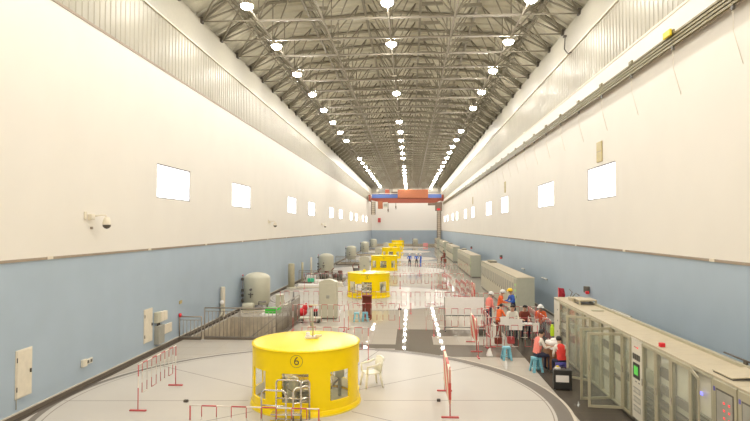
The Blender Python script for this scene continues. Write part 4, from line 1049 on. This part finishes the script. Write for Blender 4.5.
b = MB(); b.bb(-7.6, -6.0, -.4, .8, 12.7, 14.3, 'panel_dark', .05); b.bb(-6.0, -5.0, -.4, .8, 12.7, 13.9, 'crane_red', .05); b.build('winch', t)
b = MB(); b.bb(-4.6, -3.2, 0, 1, 12.7, 13.4, 'crane_brown', .05); b.build('motor', t)
b = MB(); b.bb(-7.7, -6.6, -.8, .4, 9.4, 11.2, 'crane_orange', .05); b.bb(-6.5, -5.4, -.6, .3, 9.6, 10.9, 'cab_light', .05); cb = b.build('operator_cab', t)
b = MB(); b.bb(-6.4, -5.5, -.65, -.6, 9.9, 10.6, 'panel_grey'); b.build('cab_window', cb)
for x, z in ((-5.35, 8.9), (-3.55, 9.6)):
    b = MB(); b.tube([(x, 0, 10.8), (x, 0, z+.4)], .08, 'crane_brown', 6); b.box((x, 0, z+.2), (.3, .3, .6), 'crane_brown', 0, .04); b.tube([(x, 0, z), (x+.12, 0, z-.2), (x, 0, z-.35), (x-.12, 0, z-.2)], .05, 'panel_dark', 5); b.build('hook', t)
b = MB(); b.bb(3.9, 6.2, -.3, .4, 10.2, 10.7, 'crane_brown', .05); b.bb(5.6, 7.2, -.6, .6, 8.9, 10.9, 'crane_brown', .05); b.bb(6.0, 6.7, -.7, -.6, 9.0, 9.5, 'red'); b.build('end_drive', t)
for x in (-9.6, 7.25): b = MB(); b.bb(x-.2, x+.2, -2, 2.4, 11.2, 12.6, 'crane_red', .05); b.build('end_truck', t)
b = MB(); b.bb(-8.2, -5.0, 1.5, 1.8, 13.6, 13.9, 'trim_cream'); b.build('cable_beam', t)
def tower(x, y, z0, lb, zt=11):
    t = thing('ladder_tower', lb, 'ladder', (x, y, 0))
    for sx in (-.45, .45):
        for sy in (-.3, .3): b = MB(); b.tube([(sx, sy, z0), (sx, sy, zt)], .07, 'crane_brown', 5); b.build('leg', t)
    z = z0+.5; b = MB()
    while z < zt: b.tube([(-.45, -.3, z), (.45, -.3, z)], .04, 'trim_brown', 5); z += .5
    b.build('rungs', t)
    b = MB(); b.bb(-.4, .4, .25, .3, z0, zt, 'trim_cream'); b.build('backing', t)
tower(7.2, 142.6, 0, 'brown ladder tower below the right end of crane'); tower(-8.9, 138, 7.8, 'brown hanging ladder frame below left end of crane')
b = MB(); b.bb(-.35, .35, 0, .4, 0, 1.1, 'red', .03); b.bb(-.3, .3, -.02, 0, .1, 1.0, 'pink_red'); tag(b.build('red_wall_box', None, (-7.9, 146.5, 6.0)), 'small red box high on the end wall at left', 'box')
for q in range(4):
    b = MB(); b.bb(-1.6, 1.6, 0, .1, 0, 1.0, 'cab_light'); tag(b.build('end_duct', None, (-7+4.2*q, YE-.2, 13.9)), 'pale duct section high on the end wall above crane', 'duct', 'duct sections above the crane')

# ------------------------------------------------------------------ people
def person(loc, rz, label, J, shirt, trousers, head='helmet_white', vest=None, hgt=1.0, bald=False, sleeves=None):
    """J: joints facing +y; one skinned body, head with face, five fingers per hand"""
    t = thing('person', label, 'person', loc, rz); t.scale = (hgt,)*3
    vs = []; es = []; rad = []; tagm = []
    def v(p, r): vs.append(Vector(p)); rad.append(r); return len(vs)-1
    def ed(a, b_, k): es.append((a, b_)); tagm.append(k)
    pel = v(J['pel'], (.145, .12)); wa = v(J['waist'], (.13, .105)); ch = v(J['chest'], (.155, .12)); nk = v(J['neck'], (.06, .06)); hb = v(J['headb'], (.075, .08)); hd = v(J['head'], (.088, .1)); ht = v(J['top'], (.06, .065))
    ed(pel, wa, trousers); ed(wa, ch, shirt); ed(ch, nk, shirt); ed(nk, hb, 'skin'); ed(hb, hd, 'skin'); ed(hd, ht, 'skin')
    sl = sleeves or shirt
    for s in ('L', 'R'):
        sh = v(J['sh'+s], (.065, .065)); el = v(J['el'+s], (.045, .045)); wr = v(J['wr'+s], (.03, .03)); pm = v(J['pm'+s], (.036, .022))
        ed(ch, sh, sl); ed(sh, el, sl); ed(el, wr, sl); ed(wr, pm, 'skin')
        d = (vs[pm]-vs[wr]).normalized(); side = d.cross(V(0, 0, 1)); side = side.normalized() if side.length > .2 else V(0, 1, 0); cur = side.cross(d).normalized()*-1
        for q, ln in enumerate((.072, .082, .076, .06)):
            o = side*(.028-.0187*q); a = v(vs[pm]+o+d*.03, (.009, .009)); c = v(vs[a]+d*ln*.5+cur*.012, (.0085, .0085)); e_ = v(vs[c]+d*ln*.4+cur*.028, (.007, .007)); ed(pm, a, 'skin'); ed(a, c, 'skin'); ed(c, e_, 'skin')
        a = v(vs[pm]+side*.045-d*.01, (.011, .011)); c = v(vs[a]+side*.015+d*.035+cur*.01, (.009, .009)); ed(pm, a, 'skin'); ed(a, c, 'skin')
        hp = v(J['hp'+s], (.095, .095)); kn = v(J['kn'+s], (.062, .062)); an = v(J['an'+s], (.042, .042)); to = v(J['to'+s], (.04, .032))
        ed(pel, hp, trousers); ed(hp, kn, trousers); ed(kn, an, trousers); ed(an, to, 'black')
    me = bpy.data.meshes.new('b'); me.from_pydata(vs, es, []); ob = bpy.data.objects.new('b', me); COL.objects.link(ob)
    md = ob.modifiers.new('s', 'SKIN'); md.use_smooth_shade = True
    for i, r_ in enumerate(rad): me.skin_vertices[0].data[i].radius = r_
    me.skin_vertices[0].data[0].use_root = True
    sd = ob.modifiers.new('ss', 'SUBSURF'); sd.levels = 1; sd.render_levels = 1
    bpy.context.view_layer.update()
    out = bpy.data.meshes.new_from_object(ob.evaluated_get(bpy.context.evaluated_depsgraph_get())); bpy.data.objects.remove(ob)
    ks = list(dict.fromkeys(tagm+['black'])); out.materials.clear()
    for k_ in ks: out.materials.append(M[k_])
    tors = []
    for p in out.polygons:
        c = p.center; best = None
        for (a, b_), k_ in zip(es, tagm):
            A, B = vs[a], vs[b_]; ab = B-A; u = max(0, min(1, (c-A).dot(ab)/max(ab.length_squared, 1e-9))); dd = (A+ab*u-c).length-.5*(rad[a][0]*(1-u)+rad[b_][0]*u)
            if best is None or dd < best[0]: best = (dd, k_, (a, b_))
        p.material_index = ks.index(best[1])
        if best[2] in ((pel, wa), (wa, ch), (ch, nk)) or (best[2][0] == ch and (c-vs[ch]).length < .165): tors.append(p.index)
    # facial features merged into the same mesh
    f = MB(); hv = Vector(J['head']); fw_ = Vector(J.get('face', (0, 1, 0))).normalized(); rt_ = fw_.cross(V(0, 0, 1)).normalized(); up_ = rt_.cross(fw_)
    base = hv+fw_*.092
    f.ball(base+fw_*.012-up_*.01, (.014, .016, .022), 'skin', 8, 5)
    for s in (-1, 1):
        f.ball(base+rt_*.034*s+up_*.02-fw_*.006, (.013, .01, .008), 'black', 8, 4); f.ball(hv+rt_*.092*s, (.012, .018, .03), 'skin', 8, 4)
    f.tube([base-rt_*.025-up_*.052-fw_*.004, base-up_*.054+fw_*.002, base+rt_*.025-up_*.052-fw_*.004], .006, 'vest_pink', 5)
    body = bpy.data.objects.new('body', out); COL.objects.link(body); body.parent = t
    fo = f.build('face_tmp'); import bmesh
    bm = bmesh.new(); bm.from_mesh(out); n0 = len(bm.faces); bm.from_mesh(fo.data); bm.faces.ensure_lookup_table()
    fm = [m__.name for m__ in fo.data.materials]
    for k_ in fm:
        if k_ not in [q.name for q in out.materials]: out.materials.append(M[k_])
    names = [q.name for q in out.materials]
    for fc in bm.faces[n0:]: fc.material_index = names.index(fm[fc.material_index])
    bm.to_mesh(out); bm.free(); bpy.data.objects.remove(fo)
    tp = Vector(J['head'])+up_*.03
    if head == 'hair':
        h = MB(); h.ball(tp-fw_*.012, (.106, .112, .10), 'hair', 14, 8); h.build('hair', t)
        for vv in t.children[-1].data.vertices:
            q = vv.co-(tp-fw_*.012)
            if q.dot(fw_) > .02 and q.dot(up_) < .035: vv.co -= fw_*.06
    else:
        h = MB(); h.ball(tp+V(0, 0, .01), (.125, .15, .125), head, 16, 6, half=True); h.lathe([(.12, .0), (.165, -.012), (.165, -.02), (.12, -.015)], head, c=tuple(tp+V(0, 0, .01)+fw_*.015), n=20); h.build('helmet', t)
        h = MB(); h.ball(tp-V(0, 0, .02)-fw_*.02, (.102, .105, .07), 'hair', 12, 6); h.build('hair', t)
    if vest:
        bm = bmesh.new(); bm.from_mesh(out); bm.faces.ensure_lookup_table()
        keep = set(tors); zlo = min(J['pel'][2], 9)-.02
        bmesh.ops.delete(bm, geom=[fc for fc in bm.faces if fc.index not in keep], context='FACES')
        bm.normal_update()
        for vv in bm.verts: vv.co += vv.normal*.016
        for fc in bm.faces:
            z = (fc.calc_center_median()-Vector(J['waist'])).length*(1 if fc.calc_center_median().z > J['waist'][2] else -1)
            fc.material_index = 1 if (.0 < z < .08 or .16 < z < .22) else 0
        vm = bpy.data.meshes.new('vest'); bm.to_mesh(vm); bm.free(); vm.materials.clear(); vm.materials.append(M[vest]); vm.materials.append(M['vest_stripe'])
        vo = bpy.data.objects.new('vest', vm); COL.objects.link(vo); vo.parent = t
    return t
def stand(arm='down', lean=0, look=0):
    l = lean
    J = dict(pel=(0, 0, .92), waist=(0, l*.15, 1.08), chest=(0, l*.4, 1.32), neck=(0, l*.6, 1.48), headb=(0, l*.7+.015, 1.56), head=(0, l*.8+.025, 1.64), top=(0, l*.8+.015, 1.71), face=(look, 1, -.1-l))
    for s, x in (('L', -1), ('R', 1)):
        J['sh'+s] = (x*.18, l*.45, 1.42); J['hp'+s] = (x*.09, 0, .86); J['kn'+s] = (x*.11, .03, .48); J['an'+s] = (x*.12, -.01, .08); J['to'+s] = (x*.14, .14, .04)
        if arm == 'down': J['el'+s] = (x*.25, l*.4-.03, 1.14); J['wr'+s] = (x*.25, l*.4+.06, .9); J['pm'+s] = (x*.245, l*.4+.09, .82)
        elif arm == 'fwd': J['el'+s] = (x*.24, l*.4+.1, 1.17); J['wr'+s] = (x*.15, l*.4+.34, 1.15); J['pm'+s] = (x*.13, l*.4+.42, 1.15)
        elif arm == 'hips': J['el'+s] = (x*.33, l*.4-.08, 1.16); J['wr'+s] = (x*.18, .06, 1.02); J['pm'+s] = (x*.13, .13, 1.0)
    return J
def sit(h=.45, lean=.1, arm='desk'):
    l = lean; b_ = h+.11
    J = dict(pel=(0, 0, b_), waist=(0, l*.5, b_+.17), chest=(0, l*1.2, b_+.41), neck=(0, l*1.6, b_+.56), headb=(0, l*1.9+.02, b_+.64), head=(0, l*2.0+.04, b_+.72), top=(0, l*2+.02, b_+.79), face=(0, 1, -.35))
    for s, x in (('L', -1), ('R', 1)):
        J['sh'+s] = (x*.18, l*1.25, b_+.5); J['hp'+s] = (x*.1, .03, b_-.02); J['kn'+s] = (x*.14, .43, h+.07); J['an'+s] = (x*.14, .4, .08); J['to'+s] = (x*.15, .54, .04)
        if arm == 'desk': J['el'+s] = (x*.24, l*1.2+.1, b_+.24); J['wr'+s] = (x*.14, l+.35, b_+.26); J['pm'+s] = (x*.12, l+.43, b_+.26)
        else: J['el'+s] = (x*.25, l+.03, b_+.22); J['wr'+s] = (x*.15, l+.26, b_+.1); J['pm'+s] = (x*.13, l+.34, b_+.08)
    return J
def crouch():
    J = dict(pel=(0, 0, .42), waist=(0, .12, .58), chest=(0, .28, .78), neck=(0, .4, .9), headb=(0, .46, .95), head=(0, .52, 1.0), top=(0, .53, 1.08), face=(0, 1, -.6))
    for s, x in (('L', -1), ('R', 1)):
        J['sh'+s] = (x*.18, .34, .86); J['hp'+s] = (x*.1, .03, .38); J['kn'+s] = (x*.18, .4, .5); J['an'+s] = (x*.14, .12, .09); J['to'+s] = (x*.16, .27, .04)
        J['el'+s] = (x*.22, .48, .62); J['wr'+s] = (x*.12, .66, .48); J['pm'+s] = (x*.1, .73, .44)
    return J
person((4.19, 19.42, 0), -PI/2+.3, 'seated worker in pink reflective vest over white shirt, on blue stool', sit(.47, .09), 'white_cloth', 'navy_cloth', 'hair', 'vest_pink', .98)
person((4.84, 18.72, 0), .15, 'seated worker in red striped vest seen from behind, purple stool', sit(.46, .10, 'lap'), 'white_cloth', 'navy_cloth', 'hair', 'vest_red', .9)
person((5.1, 28.65, 0), 1.9, 'worker in blue shirt and yellow helmet standing by second cabinets', stand('fwd', .2), 'blue_cloth', 'navy_cloth', 'helmet_yellow', None, 1.0)
person((4.36, 28.45, 0), -1.7, 'worker in orange vest and white helmet facing blue shirted worker', stand('fwd', .2), 'orange_cloth', 'navy_cloth', 'helmet_white', 'orange_cloth', .97)
person((3.80, 28.0, 0), -1.0, 'worker in orange with white helmet standing leftmost in the pen', stand('down', .15), 'vest_pink', 'navy_cloth', 'helmet_white', 'vest_pink', .94)
person((3.85, 25.3, 0), -.9, 'dark haired worker in bright orange leaning over in the pen', stand('fwd', .25), 'orange_cloth', 'brown_cloth', 'hair', 'orange_cloth', .82)
person((4.4, 25.2, 0), PI, 'dark haired worker in white at the pen table, left one', sit(.45, .12), 'white_cloth', 'navy_cloth', 'hair', None, 1.05)
person((4.95, 25.35, 0), PI, 'dark haired worker in dark clothes at the pen table, right one', sit(.45, .12), 'brown_cloth', 'navy_cloth', 'hair', None, 1.03)
person((5.80, 25.9, 0), 2.9, 'worker with white helmet and orange vest behind right pen barrier', sit(.42, .12), 'orange_cloth', 'navy_cloth', 'helmet_white', 'orange_cloth', 1.0)
t = thing('work_table', 'low table inside the barrier pen covered with papers', 'table', (4.5, 24.5, 0)); b = MB(); b.bb(-.75, .75, -.3, .3, .7, .74, 'panel_grey', .006); b.build('tabletop', t)
for x in (-.7, .7):
    for y in (-.26, .26): b = MB(); b.tube([(x, y, 0), (x, y, .7)], .02, 'dull_steel', 6); b.build('leg', t)
for x, lb in ((4.1, 'leftmost white paper on the pen table'), (4.6, 'middle white paper on the pen table'), (4.95, 'rightmost white paper on the pen table')): b = MB(); b.bb(-.15, .15, -.15, .1, 0, .03, 'paper'); tag(b.build('paper_stack', None, (x, 24.5, .74)), lb, 'paper')
for x, y, lb in ((4.4, 25.2, 'dark stool under worker in white at the pen table'), (4.95, 25.35, 'dark stool under worker in dark clothes at pen table'), (5.80, 25.9, 'dark stool under the helmeted worker behind right barrier')):
    b = MB(); b.lathe([(0, .45), (.16, .45), (.16, .41), (0, .41)], 'panel_dark', n=16)
    for q in range(3): b.tube([(.1*math.cos(q*2.1), .1*math.sin(q*2.1), .42), (.17*math.cos(q*2.1), .17*math.sin(q*2.1), 0)], .015, 'panel_dark', 5)
    tag(b.build('round_stool', None, (x, y, 0)), lb, 'stool')
for x, y, lb, k_ in ((3.62, 23.9, 'dark red tool box on floor at front of pen, left', 'brown_cloth'), (4.15, 24.0, 'red tool box on floor at front of pen, right', 'pink_red'), (3.2, 25.8, 'dark helmet-like bag at the left edge of pen', 'panel_dark')):
    t = thing('tool_box', lb, 'tool box', (x, y, 0)); b = MB(); b.bb(-.15, .15, -.1, .1, 0, .28, k_, .03); b.build('box', t); b = MB(); b.tube([(-.1, 0, .28), (-.1, 0, .34), (.1, 0, .34), (.1, 0, .28)], .012, 'black', 6); b.build('handle', t)
for x, lb, a, tr_k in ((-.05, 'leftmost of three distant workers in blue with white helmets', 'hips', 'navy_cloth'), (.77, 'middle of three distant workers in blue, darker trousers', 'hips', 'black'), (1.27, 'rightmost of three distant workers in blue with white helmets', 'down', 'blue_cloth')):
    person((x, 68.6, 0), PI if x < 1 else 1.2, lb, stand(a), 'blue_cloth', tr_k, 'helmet_white', None, .92)
person((4.75, 78.9, 0), 1.8, 'distant seated person in dark reddish jacket by third cabinets', sit(.5, .05, 'lap'), 'brown_cloth', 'brown_cloth', 'hair', None, 1.1)
b = MB(); b.box((0, 0, .22), (.4, .4, .44), 'brown_cloth', 0, .03); tag(b.build('box_seat', None, (4.78, 78.85, 0)), 'dark box under the distant seated person', 'seat')

# ------------------------------------------------------------------ camera, world, output look
F = 570.0; yaw = math.atan(35/F); pit = math.atan(16.5/math.hypot(F, 35))
cd = bpy.data.cameras.new('camera'); cam = bpy.data.objects.new('camera', cd); COL.objects.link(cam)
cam.location = (0, 0, 4.81); cam.rotation_euler = (PI/2+pit, 0, yaw)
cd.sensor_width = 36; cd.lens = 36*F/750; cd.clip_start = .05; cd.clip_end = 500
sc.camera = cam
w = bpy.data.worlds.new('world'); sc.world = w; w.use_nodes = True
w.node_tree.nodes['Background'].inputs[0].default_value = (.8, .85, 1, 1); w.node_tree.nodes['Background'].inputs[1].default_value = .3
sc.view_settings.view_transform = 'Standard'; sc.view_settings.look = 'None'; sc.view_settings.gamma = 1; sc.view_settings.exposure = 0.88
sc.view_settings.use_curve_mapping = False
